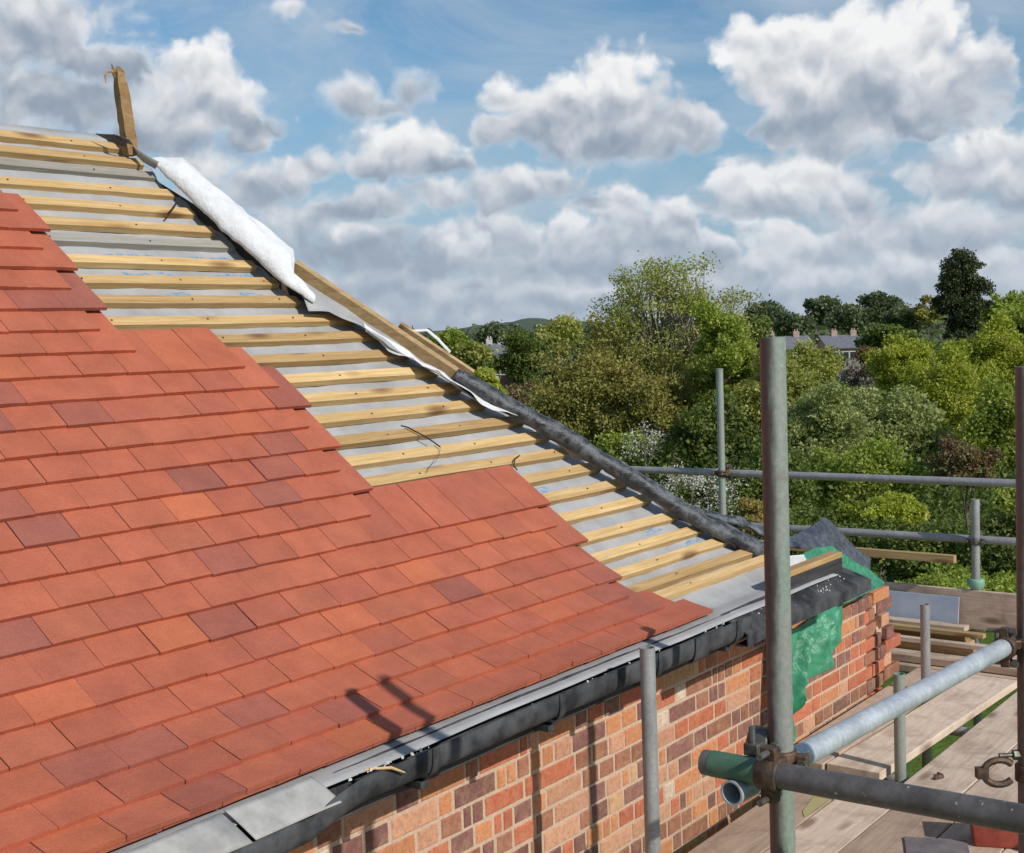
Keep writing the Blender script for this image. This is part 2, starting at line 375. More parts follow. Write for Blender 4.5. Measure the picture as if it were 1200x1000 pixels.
def under(a, r):
    # a in 0..1 across
    ur = (hip_u(r)+.035+.02*math.sin(r*3.1)) if r > 1.6 else 2.56
    u = -3.2+(ur+3.2)*a
    sag = -.006*math.sin((r % 1)*math.pi)+.003*float(nz([u*2, r*.3, 0])[0])+.0028*float(nz([u*9, r*1.1, 3])[0])
    if r < 0: return L(u, prof(r)[0]*.95, -.038+r*.010+.0015*math.sin(u*9)+.002*math.sin(u*3.3))
    return T(u, r, -.0605+sag if r > .6 else -.038-.0225*max(r, 0)/.6)
und = sheet(under, np.linspace(0, 1, 220), rs, 'underlay', M['underlay'], house, solid=.0015)
# blue maker's print on the underlay: faint illegible smears, faces of the underlay itself
und.data.materials.append(M['blueink'])
import bmesh
bmu = bmesh.new(); bmu.from_mesh(und.data); offu = np.array(house.matrix_world.translation)
for u, r in ((.33, 21.4), (.42, 21.4), (.72, 21.4), (.80, 21.4), (.35, 20.35), (.50, 20.4), (.76, 20.4), (.86, 20.4), (.42, 19.35), (.47, 19.35), (.82, 19.3), (.0, 22.5), (1.52, 8.0), (1.96, 5.0), (2.12, 4.0)):
    for k in range(16):
        aa = u+RNG.uniform(-.055, .055); bb = r+RNG.uniform(-.16, .20); rr = RNG.uniform(.004, .013); vv = []
        for q in range(7):
            an = q/7*6.283; ss = rr*RNG.uniform(.4, 1.2)
            ua = aa+math.cos(an)*ss*2.2; rb = bb+math.sin(an)*ss*5
            sag = -.006*math.sin((rb % 1)*math.pi)+.003*float(nz([ua*2, rb*.3, 0])[0])+.0028*float(nz([ua*9, rb*1.1, 3])[0])
            vv.append(bmu.verts.new((T(ua, rb, -.0605+sag+.0014)-offu).tolist()))
        fa = bmu.faces.new(vv); fa.material_index = 1
bmu.to_mesh(und.data); bmu.free()
# --- battens
for i, (r, ue, g) in enumerate(BT):
    m = MB(); p = prof(r); d = prof(r+.5)-prof(r-.5); d = d/np.hypot(*d); nn = np.array([-d[1], d[0]])
    uL = -3.0 if r > 15 else (-1.0 if r > 7 else .9)
    nseg = 24; w = .0225 if i != 26 else .02; th = .028
    prev = []
    ph = RNG.uniform(0, 9); jl = RNG.uniform(-.0015, .0015)
    vs = []; 
    for k in range(nseg+1):
        u = uL+(ue-uL)*k/nseg; wob = .0022*math.sin(u*2.1+ph)+.001*math.sin(u*7+ph*2)
        o = p+d*wob+nn*(-.0355+.0016*math.sin(u*1.7+ph*3)+jl)
        for (a, b) in ((-w, -th), (w, -th), (w, 0), (-w, 0)):
            q = o+d*a+nn*b; vs.append(L(u, q[0], q[1]))
    fs = [(k*4+j, k*4+(j+1) % 4, (k+1)*4+(j+1) % 4, (k+1)*4+j) for k in range(nseg) for j in range(4)]
    fs += [(3, 2, 1, 0), tuple(nseg*4+j for j in range(4))]
    m.add(vs, fs)
    for k in range(12):      # nail heads over the rafters
        un = -2.88+k*.42+RNG.normal(0, .006)
        if uL < un < ue-.03:
            o = p+nn*(-.0345); c_ = L(un, (o+d*RNG.uniform(-.008, .008))[0], 0)*0+L(un, o[0], o[1])
            ww = .0035; nvec = h*nn[0]+z*nn[1]; dvec = h*d[0]+z*d[1]
            m.add([c_-e*ww-dvec*ww+nvec*.0016, c_+e*ww-dvec*ww+nvec*.0016, c_+e*ww+dvec*ww+nvec*.0016, c_-e*ww+dvec*ww+nvec*.0016], [(0, 1, 2, 3)], (.1, .1, .1))
    b = m.build('batten', [M['batten_grey'] if g else M['batten'], M['clip']], house)
    for pf, cc_ in zip(b.data.polygons, m.c):
        if cc_ is not None: pf.material_index = 1
    bm_ = b.modifiers.new('b', 'BEVEL'); bm_.width = .0012; bm_.segments = 2; bm_.limit_method = 'ANGLE'; bm_.angle_limit = R(50)
    if g: b['label'] = 'grey weathered batten'
# --- rafters under the underlay, old dark hip rafter, ridge, side slope
m = MB()
for k in range(12):
    u = -2.9+k*.42
    rtop = 28 if u < .7 else max(2, float(np.interp(u, [b[1] for b in BT], [b[0] for b in BT])))
    vs = []
    for r in np.linspace(.5, rtop, 12):
        for (a, n) in ((0, -.082), (.045, -.082), (.045, -.17), (0, -.17)): vs.append(T(u+a, r, n))
    fs = [(q*4+j, q*4+(j+1) % 4, q*4+4+(j+1) % 4, q*4+4+j) for q in range(11) for j in range(4)]
    m.add(vs, fs+[(0, 1, 2, 3), (47, 46, 45, 44)])
m.build('rafter_set', M['soffit'], house)
def hipP(t, off=0, n=0):  # t in 0..1 from top to the eaves corner
    a = np.array(uh(roof(172, 186))[:2]); b = np.array([2.78, .02])
    q = a+(b-a)*t
    r = float(np.interp(q[1], PR[:, 0], np.arange(len(PR)))); 
    return T(q[0]+off, r, n)
m = MB(); vs = []; NS = 24
for k in range(NS+1):
    t = k/NS
    for (o, n) in ((-.25, -.080), (.03, -.075), (.03, -.2), (-.25, -.2)): vs.append(hipP(t, o, n))
m.add(vs, [(q*4+j, q*4+(j+1) % 4, q*4+4+(j+1) % 4, q*4+4+j) for q in range(NS) for j in range(4)]+[(0, 1, 2, 3), tuple(NS*4+j for j in (3, 2, 1, 0))])
m.build('hip_rafter', M['dark_wood'], house)
# far slope beyond the hip
def side(a, b):
    p = hipP(b, .012, -.085); up_ = (p-P0)@e; return p+(e-z*.94)*a*max(.02, 2.83-up_)
sheet(side, np.linspace(0, 1, 8), np.linspace(0, 1, 20), 'side_slope', M['underlay'], house, solid=.004)
def back(a, b):
    p = T(-3.2+(.72+3.2)*a, 29.0, -.058); return p+(h*.73-z*.68)*b*3
sheet(back, np.linspace(0, 1, 6), np.linspace(0, 1, 6), 'rear_slope', M['underlay'], house, solid=.004)
# --- fascia, gutter, brackets
m = MB(); m.box(L(-3.2, -.008, -.165), e*5.90, h*.024, z*.115); m.build('fascia_board', M['fascia'], house, bevel=.002)
def gut_pt(s, u, k=1.0):
    cs = math.cos(math.pi*s); sn = math.sin(math.pi*min(s, .9999))
    drop = .040*min(1, max(0, (-.44-u)/.12))
    return -.057+.046*k*math.copysign(abs(cs)**.55, cs), -.034-(.074+.006*u)*k*abs(sn)**.6-drop
def gut(a, s):
    u = -3.2+4.86*a; hh, zz = gut_pt(s, u); return L(u, hh, zz+.003*math.sin(u*3)+.0012*math.sin(u*23+s*4))
sheet(gut, np.linspace(0, 1, 60), np.linspace(0, 1, 17), 'gutter', M['gutter'], house, solid=.003)
for u0_, dn in ((-.13, 0), (.44, 0), (1.0, 0), (1.55, 0)):
    m = MB(); vs = []; n = 14
    for q in range(n):
        s = min(.45+.6*q/(n-1), 1.0); hh, zz = gut_pt(s, u0_, 1.10)
        for du in (-.014, .014): vs.append(L(u0_+du, hh, zz))
    m.add(vs, [(2*q, 2*q+1, 2*q+3, 2*q+2) for q in range(n-1)])
    m.box(L(u0_-.014, -.06, -.152), e*.028, h*.06, z*.016)
    m.build('gutter_bracket', M['gutter'], house, smooth=True, solid=.005)
# joint sleeve
m = MB(); vs = []; n = 14
for q in range(n):
    s = .4+.6*q/(n-1); hh, zz = gut_pt(s, 1.28, 1.14)
    for du in (-.05, .05): vs.append(L(1.28+du, hh, zz))
m.add(vs, [(2*q, 2*q+1, 2*q+3, 2*q+2) for q in range(n-1)]); m.build('gutter_joint', M['gutter'], house, smooth=True, solid=.006)
# rafter feet in the open eaves
for k in range(16):
    m = MB(); u = -2.75+k*.34; m.box(L(u, .016, -.155), e*.05, h*.262, z*.10); m.build('rafter_foot', M['soffit'], house, bevel=.002)
# exposed eaves boards at the hip end
m = MB(); m.box(L(2.06, -.030, -.050), e*.60, h*.022, z*.062); m.build('eaves_board', M['fascia'], house, bevel=.002)
m = MB(); m.box(L(2.06, -.028, .0135), e*.60, h*.052, z*.024); m.build('eaves_batten', M['batten'], house, bevel=.002)
def bg_(a, q):
    k = [(.0, -.036), (-.105, -.092), (-.112, -.098), (-.112, -.140), (-.06, -.142)][q]; u = 1.60+(2.70-.6*k[0]-1.60)*a
    return L(u, k[0]+.002*math.sin(u*11), k[1]+.002*math.sin(u*7))
mm = MB(); NU = 30; vs = [bg_(a, q) for q in range(5) for a in np.linspace(0, 1, NU)]
mm.add(vs, [(j*NU+i, j*NU+i+1, (j+1)*NU+i+1, (j+1)*NU+i) for j in range(4) for i in range(NU-1)])
mm.build('eaves_lining', M['gutter'], house, solid=.006)
# --- walls
HW = .30
m = MB()
m.box(L(-3.2, HW+.0045, -3.6), e*6.1, h*.2, z*3.44); m.box(L(2.9, HW+.0050, -3.6), e*.82, h*.19, z*3.19)
m.build('wall_backing', M['mortar'], house)
mb = MB(); bcols = {'red': (.52, .16, .085), 'orange': (.60, .25, .115), 'pink': (.58, .30, .185), 'cream': (.70, .55, .42), 'yellow': (.60, .36, .19), 'purple': (.24, .115, .095), 'brown': (.33, .145, .09)}
def brick(u, w, zz, hgt=.0625, proud=0, colk=None, hb=HW, depth=.035):
    right = max(0, min(1, (u-1.2)/2.0))
    pw = [3.0+right*1.6, 3.0-right*.6, 3.0-right*1.4, 1.1-right*.9, .9-right*.7, 1.2+right*2.2, 1.9+right*1.6]
    pw = np.array(pw)/sum(pw); k = list(bcols)[RNG.choice(7, p=pw)] if colk is None else colk
    if colk is None and w < .11 and RNG.random() < .34: k = 'purple' if RNG.random() < .5 else 'brown'
    c = np.array(bcols[k])*RNG.uniform(.85, 1.12)
    j = RNG.uniform(-.0018, .0018, 4); pr = proud+RNG.uniform(-.0015, .002)
    # chamfered front face with slightly ragged arrises
    b = .004
    fr = [L(u+b, hb-pr, zz+b+j[0]), L(u+w-b, hb-pr, zz+b+j[1]), L(u+w-b, hb-pr, zz+hgt-b+j[2]), L(u+b, hb-pr, zz+hgt-b+j[3])]
    md = [L(u, hb-pr+b, zz+j[0]), L(u+w, hb-pr+b, zz+j[1]), L(u+w, hb-pr+b, zz+hgt+j[2]), L(u, hb-pr+b, zz+hgt+j[3])]
    bk = [p+h*depth for p in md]
    vs = fr+md+bk; fs = [(3, 2, 1, 0)]
    for i in range(4):
        k2 = (i+1) % 4; fs.append((i, k2, 4+k2, 4+i)); fs.append((4+i, 4+k2, 8+k2, 8+i))
    mb.add(vs, [f[::-1] if q else f for q, f in enumerate(fs)], tuple(c))
zc = -.235; course = 0
while zc > -3.55:
    off = (course % 2)*.17+RNG.uniform(-.01, .01); u = -3.2+off-.34; st = course % 2
    lim = 3.86 if zc > -.62 else (3.95 if zc > -.8 else 3.95)
    lim += (0, .05, -.06, .04)[course % 4]*.5
    while u < lim-.05:
        w = .205 if st else .095
        if RNG.random() < .22: w = .095
        if RNG.random() < .24: w = RNG.uniform(.055, .07)
        w2 = min(w, lim-u)
        if u+w2 > -3.15 and w2 > .04 and not (u > 2.9 and zc > -.34) and not (u > 3.42 and zc > -.42):
            dpt = .21 if u+w2 > 3.7 else .035
            if RNG.random() < .16 and w2 > .09:
                k_ = w2*RNG.uniform(.35, .6); brick(u, k_-.006, zc, depth=dpt); brick(u+k_+.006, w2-k_-.006, zc, depth=dpt)
            else: brick(u, w2, zc+RNG.uniform(-.0015, .0015), depth=dpt)
        u += w+RNG.uniform(.011, .016); st = 1-st
    zc -= .0745; course += 1
mb.build('brick_facing', M['brick'], house)
# broken toothed brick end beyond the eaves
mb = MB()
for (u, zz, w, hb, dep, rot, ck) in ((3.80, -.445, .21, HW-.01, .10, 0, 'orange'), (3.83, -.445, .11, HW+.03, .2, 0, 'brown'), (3.90, -.52, .21, HW+.01, .2, 0, 'purple'), (3.93, -.594, .1, HW, .2, 0, 'pink'), (3.97, -.668, .1, HW-.01, .2, 0, 'purple'), (3.98, -.743, .212, HW, .2, 0, 'red'), (3.96, -.818, .1, HW, .2, 0, 'pink'), (3.96, -.893, .21, HW, .2, 0, 'brown')):
    brick(u, w, zz, colk=ck, hb=hb, depth=dep)
mb.build('broken_brick_end', M['brick'], house)
m = MB()
for k, (u, w, zz) in enumerate(((3.80, .13, -.44), (3.86, .10, -.52), (3.90, .1, -.66), (3.94, .09, -.81))): m.box(L(u, HW+.02, zz), e*w, h*.16, z*.07)
m.build('torn_mortar', M['mortar'], house, bevel=.012)
# gable side wall, returning from the corner
m = MB(); m.box(L(3.70, HW+.22, -3.6), e*.22, h*3.6, z*3.12); m.build('side_wall', M['brick'] if 0 else M['mortar'], house)
# --- lead sheet lying in the gutter (two pieces)
for a, b, dd in ((-3.0, -.775, 0), (-.765, -.497, .003)):
    def ld(s, t, a=a, b=b, dd=dd):
        u = a+(b-a)*s; return L(u+.02*t, -.026-.082*t, -.020-.048*t-.008*t*t+dd+.0018*math.sin(u*14+t*3)+.002*math.sin(u*5)*t)
    o = sheet(ld, np.linspace(0, 1, 30), np.linspace(0, 1, 8), 'lead_sheet', M['lead'], None, solid=.003)
    tag(o, 'long pale grey lead sheet laid over the gutter at the bottom edge of the tiles' if a < -1 else 'short square ended grey lead sheet piece on the gutter below the tiles', 'lead sheet')
    bpy.context.view_layer.update()
# debris in the gutter: mortar crumbs
m = MB()
for (u0_, n, sp, hh, zz) in ((-.30, 22, .16, -.098, -.030), (1.95, 16, .16, 0, 0), (2.32, 16, .14, 0, 0), (2.55, 5, .1, 0, 0), (1.45, 6, .2, -.100, -.030), (.75, 6, .5, -.100, -.030)):
    for k in range(n):
        s = RNG.uniform(.0010, .0042); hx = hh+RNG.uniform(-.006, .004) if hh else RNG.uniform(-.09, -.035); zx = zz if hh else -.036+(hx/.105)*.056+.004
        p = L(u0_+RNG.normal(0, sp*.5), hx, zx+RNG.uniform(-.001, .002))
        vs = [p+RNG.normal(0, .55, 3)*s for _ in range(8)]
        d3 = [np.array(q) for q in ((-1, -1, -1), (1, -1, -1), (1, 1, -1), (-1, 1, -1), (-1, -1, 1), (1, -1, 1), (1, 1, 1), (-1, 1, 1))]
        vs = [p+d*s*.7+RNG.normal(0, .25, 3)*s for d in d3]
        m.add(vs, [(0, 3, 2, 1), (4, 5, 6, 7), (0, 1, 5, 4), (1, 2, 6, 5), (2, 3, 7, 6), (3, 0, 4, 7)])
tag(m.build('mortar_debris', M['debris']), 'pale mortar crumbs scattered along the black gutter', 'rubble', kind='stuff')
# twig / splinter on the gutter
m = MB(); m.tube([L(-.36, -.09, -.028), L(-.31, -.115, -.035), L(-.265, -.118, -.06)], [.003, .004, .002], 8); m.tube([L(-.35, -.09, -.03), L(-.37, -.08, -.03)], [.004, .002], 6)
tag(m.build('wood_splinter', M['batten'], smooth=True), 'pale forked wood splinter hooked on the gutter rim beside the pole shadows', 'splinter')
# ------------------------------------------------------------------ things on the roof
def roofpath(pts, off): return [roof(x, y, off) for x, y in pts]
def beam(name, A, B, side, upv, mat, parent=None):
    m = MB(); n = 10; A, B = np.array(A), np.array(B); vs = []
    for k in range(n+1):
        p = A+(B-A)*k/n+upv*(.0015*math.sin(k*1.3))
        for a, b in ((-.5, -1), (.5, -1), (.5, 0), (-.5, 0)): vs.append(p+side*a+upv*b)
    m.add(vs, [(q*4+j, q*4+(j+1) % 4, q*4+4+(j+1) % 4, q*4+4+j) for q in range(n) for j in range(4)]+[(3, 2, 1, 0), tuple(n*4+j for j in range(4))])
    return m.build(name, mat, parent, bevel=.0015, origin=None)
hd = (np.array(hipP(1))-np.array(hipP(0))); hd /= np.linalg.norm(hd)
hside = np.cross(hd, N); hside /= np.linalg.norm(hside); hside = hside if hside@e > 0 else -hside
A = roof(347, 306, .035); B = roof(541, 436, .035)
o = beam('hip_timber', A, B, hside*.034, N*.06, M['hip_wood']); tag(o, 'long pine timber running down the hip between the white roll and the black roll', 'timber')
A = roof(470, 378, .02); B = roof(556, 435, .02)
o = beam('hip_timber', A, B, hside*.022, N*.035, M['hip_wood']); tag(o, 'short thin pine strip beside the end of the long hip timber', 'timber')
# white strip beyond
m = MB(); pa = roofpath([(483, 389), (500, 388), (512, 398), (527, 414)], .015); vs = []
for k, p in enumerate(pa): vs += [p-hside*.006, p+hside*.006+N*.008]
m.add(vs, [(2*k, 2*k+1, 2*k+3, 2*k+2) for k in range(3)]); tag(m.build('membrane_strip', M['white'], smooth=True, solid=.003), 'narrow torn white membrane strip on the far side of the hip timbers', 'membrane')
# post at the ridge
pb = roof(152, 172, .0); m = MB(); nn = 14; vs = []
pt = at_dist(139, 84, pb[1]-.02)
ax = (pt-pb)/np.linalg.norm(pt-pb)
sx = np.array([.75, .66, 0]); sx -= ax*(sx@ax); sx /= np.linalg.norm(sx); sy = np.cross(ax, sx)
for k in range(nn+1):
    t = -.12+1.12*k/nn; p = pb+(pt-pb)*t
    w = .0265 if t < .72 else .0265*(1-.4*(t-.72)/.28)
    rag = RNG.normal(0, .0009, (4, 3)) if t < .8 else RNG.normal(0, .003, (4, 3))
    for q, (a, b) in enumerate(((-1, -1), (1, -1), (1, 1), (-1, 1))): vs.append(p+sx*a*w*.85+sy*b*w+rag[q])
m.add(vs, [(q*4+j, q*4+(j+1) % 4, q*4+4+(j+1) % 4, q*4+4+j) for q in range(nn) for j in range(4)]+[(3, 2, 1, 0)])
tp = pb+(pt-pb)*1.0
for (a, b, L_) in ((-.5, .3, .035), (.3, -.4, .02), (.1, .5, .028), (-.1, -.2, .024)):
    c = tp+sx*a*.03+sy*b*.03
    w = .011; m.add([c+sx*w, c+sy*w, c-sx*w, c-sy*w, c+ax*L_+sx*RNG.normal(0, .006), c-ax*.03], [(0, 1, 4), (1, 2, 4), (2, 3, 4), (3, 0, 4), (1, 0, 5), (2, 1, 5), (3, 2, 5), (0, 3, 5)])
tag(m.build('broken_post', M['post_wood']), 'splintered broken timber post standing up at the ridge end', 'post')
m = MB(); c = tp-sx*.025
m.tube([c, c-sx*.02+ax*.0, c-sx*.035-ax*.015, c-sx*.036-ax*.045], [.006, .005, .004, .003], 6)
o = m.build('splinter', M['post_wood'], None)
tag(o, 'small torn splinter hanging at the top of the broken post', 'splinter')
# ridge flap
m = MB(); q = [roof(112, 157, .01), roof(135, 158, .05), roof(152, 164, .04), roof(160, 176, .0), roof(138, 170, .0)]
m.add(q, [(0, 1, 2, 3, 4)]); tag(m.build('felt_scrap', M['poly'], solid=.004), 'dark scrap of roofing felt at the foot of the broken post', 'felt')
# white membrane roll
def lumpy_tube(name, pts, rads, mat, seed, amp, nlen=60, n=40, flat=.8, sc=9, offs=None, solid=0):
    pts = np.array(pts); t0 = np.linspace(0, 1, len(pts)); ts = np.linspace(0, 1, nlen)
    # smooth interpolation through the stations
    def cr(a, t):
        k = min(int(t*(len(a)-1)), len(a)-2); f = t*(len(a)-1)-k
        p0 = a[max(k-1, 0)]; p1 = a[k]; p2 = a[k+1]; p3 = a[min(k+2, len(a)-1)]
        return .5*((2*p1)+(-p0+p2)*f+(2*p0-5*p1+4*p2-p3)*f*f+(-p0+3*p1-3*p2+p3)*f**3)
    P = np.array([cr(pts, t) for t in ts]); rr = np.array([float(cr(np.array(rads), t)) for t in ts])
    f = vnoise(seed); vs = []
    for k in range(nlen):
        d = P[min(k+1, nlen-1)]-P[max(k-1, 0)]; d /= np.linalg.norm(d)
        s = np.cross(d, N); s /= np.linalg.norm(s); b = np.cross(s, d)
        for q in range(n):
            a = 2*math.pi*q/n; dirv = s*math.cos(a)+b*math.sin(a)*flat
            base = P[k]+dirv*rr[k]
            vs.append(base+dirv*float(f(base*sc)[0])*amp*min(1, rr[k]/.03))
    m = MB(); m.add(vs, [(k*n+q, k*n+(q+1) % n, (k+1)*n+(q+1) % n, (k+1)*n+q) for k in range(nlen-1) for q in range(n)]+[tuple(range(n))[::-1], tuple((nlen-1)*n+q for q in range(n))])
    return m.build(name, mat, smooth=True, origin=None)
def rs2(poly, t):
    poly = np.array(poly, float); d = np.r_[0, np.cumsum(np.hypot(*np.diff(poly, axis=0).T))]; d /= d[-1]
    return np.interp(t, d, poly[:, 0]), np.interp(t, d, poly[:, 1])
upE = [(174, 190), (186, 190), (208, 196), (222, 207), (252, 234), (288, 263), (322, 291), (339, 305), (340, 326), (352, 336), (366, 350)]
loE = [(174, 192), (184, 200), (196, 212), (213, 228), (234, 248), (256, 270), (284, 294), (312, 318), (334, 336), (352, 349), (366, 358)]
fr_ = vnoise(5); m = MB(); vs = []; NL, NW_ = 90, 22
for i in range(NL+1):
    t = i/NL; A_ = roof(*rs2(upE, t), .0); B_ = roof(*rs2(loE, t), .0); wd = np.linalg.norm(A_-B_)
    for j in range(NW_+1):
        v = j/NW_; p = A_+(B_-A_)*(.5-.5*math.cos(math.pi*v))
        hgt = wd*.33*math.sin(math.pi*v)**.8*(1-.35*max(0, t-.75)*4*.5)+.006*abs(math.sin(v*9+t*3+float(fr_(np.array([t*3, v*1.2, 0]))[0])*2))*math.sin(math.pi*v)
        p = p+N*(hgt+.010+.0045*float(fr_(p*np.array([14, 14, 14]))[0])+.0025*float(fr_(p*34+3)[0]))
        vs.append(p)
w_ = NW_+1; m.add(vs, [(i*w_+j, i*w_+j+1, (i+1)*w_+j+1, (i+1)*w_+j) for i in range(NL) for j in range(NW_)])
o = m.build('membrane_roll', M['white'], smooth=True, solid=.002)
tag(o, 'fat white membrane roll lying along the upper hip beside the batten ends', 'membrane roll')
_m = MB(); _p = [roof(x, y, o) for x, y, o in ((152, 168, .01), (160, 174, .03), (172, 182, .035), (186, 190, .05), (182, 198, .0), (168, 190, -.01), (158, 180, -.02))]
_m.add(_p, [(0, 1, 6), (1, 2, 5, 6), (2, 3, 4, 5)]); tag(_m.build('membrane_tail', M['underlay'], smooth=True, solid=.003), 'thin twisted grey membrane tail from the broken post to the white roll', 'membrane')
# membrane flap below the timber
def strip(name, top, bot, off_t, off_b, mat, n=60, rows=6, wav=.0, seed=1, solid=.002, normal=None):
    normal = N if normal is None else normal
    def rs_(poly, t):
        poly = np.array(poly, float); d = np.r_[0, np.cumsum(np.hypot(*np.diff(poly, axis=0).T))]; d /= d[-1]
        return np.interp(t, d, poly[:, 0]), np.interp(t, d, poly[:, 1])
    f = vnoise(seed); m = MB(); vs = []
    for j in range(rows+1):
        v = j/rows
        for i in range(n+1):
            t = i/n; a = rs_(top, t); b = rs_(bot, t)
            x = a[0]*(1-v)+b[0]*v; y = a[1]*(1-v)+b[1]*v
            p = roof(x, y, off_t*(1-v)+off_b*v); p = p+normal*wav*float(f(p*9)[0])*(.3+v)
            vs.append(p)
    w = n+1
    m.add(vs, [(j*w+i, j*w+i+1, (j+1)*w+i+1, (j+1)*w+i) for j in range(rows) for i in range(n)])
    return m.build(name, mat, smooth=True, solid=solid)
o = strip('membrane_flap', [(338, 312), (380, 340), (440, 380), (500, 424), (528, 444), (560, 462), (600, 484)], [(362, 364), (385, 366), (425, 384), (456, 408), (490, 425), (520, 447), (555, 468), (604, 490)], -.02, .005, M['underlay'], wav=.006, seed=8)
tag(o, 'loose grey membrane flap between the long hip timber and the batten ends', 'membrane')
top = [(425, 378), (440, 388), (452, 395), (468, 404), (480, 412), (492, 424), (503, 428), (520, 437), (530, 447), (545, 455), (560, 464), (578, 474), (590, 479), (606, 487)]
bot = [(430, 386), (446, 394), (457, 407), (470, 414), (484, 419), (494, 432), (512, 436), (522, 445), (533, 455), (552, 465), (566, 475), (582, 482), (594, 486), (608, 492)]
o = strip('membrane_edge', top, bot, .012, .012, M['white'], wav=.012, seed=9, n=90, rows=4)
tag(o, 'crinkled bright white membrane edge running down beside the hip to the black roll', 'membrane')
# black polythene roll
pts = roofpath([(534, 438), (570, 460), (610, 483), (650, 505), (700, 536), (750, 566), (800, 597), (825, 612), (850, 625), (887, 643), (910, 655), (938, 663)], .028)
o = lumpy_tube('polythene_roll', pts, [.030, .037, .040, .041, .041, .042, .042, .038, .044, .047, .042, .02], M['poly'], 12, .0075, nlen=170, sc=12, flat=.85)
tag(o, 'long black polythene roll lying down the lower hip to the corner', 'polythene roll')
pts = roofpath([(812, 596), (840, 606), (868, 612), (890, 622), (915, 634), (938, 640)], .03)
o = lumpy_tube('polythene_twist', pts, [.012, .022, .026, .022, .026, .012], M['poly'], 22, .014, nlen=60, sc=14, flat=.6)
tag(o, 'twisted black polythene tail behind the lower end of the hip roll', 'polythene')
# cords on the battens
def cord(pts, off, label, rad=.002):
    m = MB(); m.tube(roofpath(pts, off), rad, 7); tag(m.build('cord', M['cord'], smooth=True), label, 'cord', 'cords lying over the battens')
cord([(378, 494), (420, 490), (470, 487), (520, 480), (552, 473)], -.045, 'thin black cord lying straight along the underlay between two battens', .0013)
cord([(470, 499), (478, 501), (497, 511), (508, 518), (516, 524)], -.022, 'bent black cord crossing a batten above the middle tiles', .0028)
cord([(516, 524), (515, 532), (510, 541), (503, 547), (500, 554)], -.024, 'fine brown string hanging from the bent cord to the tiles', .0009)
cord([(609, 534), (603, 538), (602, 546), (606, 551)], -.022, 'short looped black cord beside the top corner of the middle tiles', .0028)
cord([(210, 232), (206, 239), (201, 246), (197, 250)], -.015, 'curled brown twine at a batten end below the white roll', .004)

# ------------------------------------------------------------------ green tarpaulin, dark sheet at the corner
def patch(name, top, bot, planes, mat, n=70, rows=40, amp=.02, seed=2, fold=0, solid=.002, sc=10):
    """sheet between two traced edges; planes(t, v) gives the depth plane coordinate h of the point"""
    def rs_(poly, t):
        poly = np.array(poly, float); d = np.r_[0, np.cumsum(np.hypot(*np.diff(poly, axis=0).T))]; d /= d[-1]
        return np.interp(t, d, poly[:, 0]), np.interp(t, d, poly[:, 1])
    f = vnoise(seed); f2 = vnoise(seed+100); m = MB(); vs = []
    for j in range(rows+1):
        v = j/rows
        for i in range(n+1):
            t = i/n; a = rs_(top, t); b = rs_(bot, t); x = a[0]*(1-v)+b[0]*v; y = a[1]*(1-v)+b[1]*v
            hh = planes(t, v); p = on_plane(x, y, L(0, hh, 0), h)
            ed = min(1, v*5+.25, (1-v)*5+.25, t*6+.25, (1-t)*6+.25)
            g = ed*float(f(p*sc)[0])*amp+ed*float(f2(p*sc*2.7)[0])*amp*.38+fold*math.sin(t*17+2.2*math.sin(v*3)+v)*min(1, v*4)*min(1, t*6, (1-t)*6)
            vs.append(p-h*g+z*float(f(p*sc+5)[0])*amp*.15)
    w = n+1; m.add(vs, [(j*w+i, j*w+i+1, (j+1)*w+i+1, (j+1)*w+i) for j in range(rows) for i in range(n)])
    return m.build(name, mat, smooth=True, solid=solid)
o = patch('tarpaulin', [(925, 738), (940, 733), (955, 722), (975, 708), (988, 698)], [(925, 872), (930, 868), (936, 822), (950, 800), (970, 780), (986, 752)], lambda t, v: .16-.02*v, M['tarp'], amp=.014, fold=.030, seed=31, n=110, rows=90)
tag(o, 'crumpled green tarpaulin hanging down the brick wall under the gutter end', 'tarpaulin')
o = patch('tarpaulin', [(940, 650), (952, 643), (975, 640), (992, 652), (1004, 660), (1018, 667), (1036, 682)], [(950, 668), (966, 672), (972, 684), (976, 702), (990, 708), (1012, 697), (1036, 686)], lambda t, v: .20-.10*v+.06*t, M['tarp'], amp=.014, seed=33, sc=14, n=110, rows=60)
tag(o, 'green tarpaulin draped over the broken brick corner at the end of the eaves', 'tarpaulin')
o = patch('polythene_sheet', [(905, 634), (930, 628), (950, 618), (966, 606), (975, 612), (990, 628), (1005, 645), (1021, 654)], [(905, 645), (930, 640), (950, 643), (970, 646), (985, 652), (1000, 662), (1010, 668), (1020, 672)], lambda t, v: .45-.12*v+.05*t, M['poly2'], amp=.012, seed=41, sc=14)
tag(o, 'peaked dark grey polythene sheet standing up behind the green tarpaulin', 'polythene')
o = patch('membrane_patch', [(922, 652), (942, 650)], [(924, 672), (948, 664)], lambda t, v: .13, M['white'], amp=.004, n=10, rows=8, seed=4)
tag(o, 'small bright white membrane patch between the pole and the green tarpaulin', 'membrane')

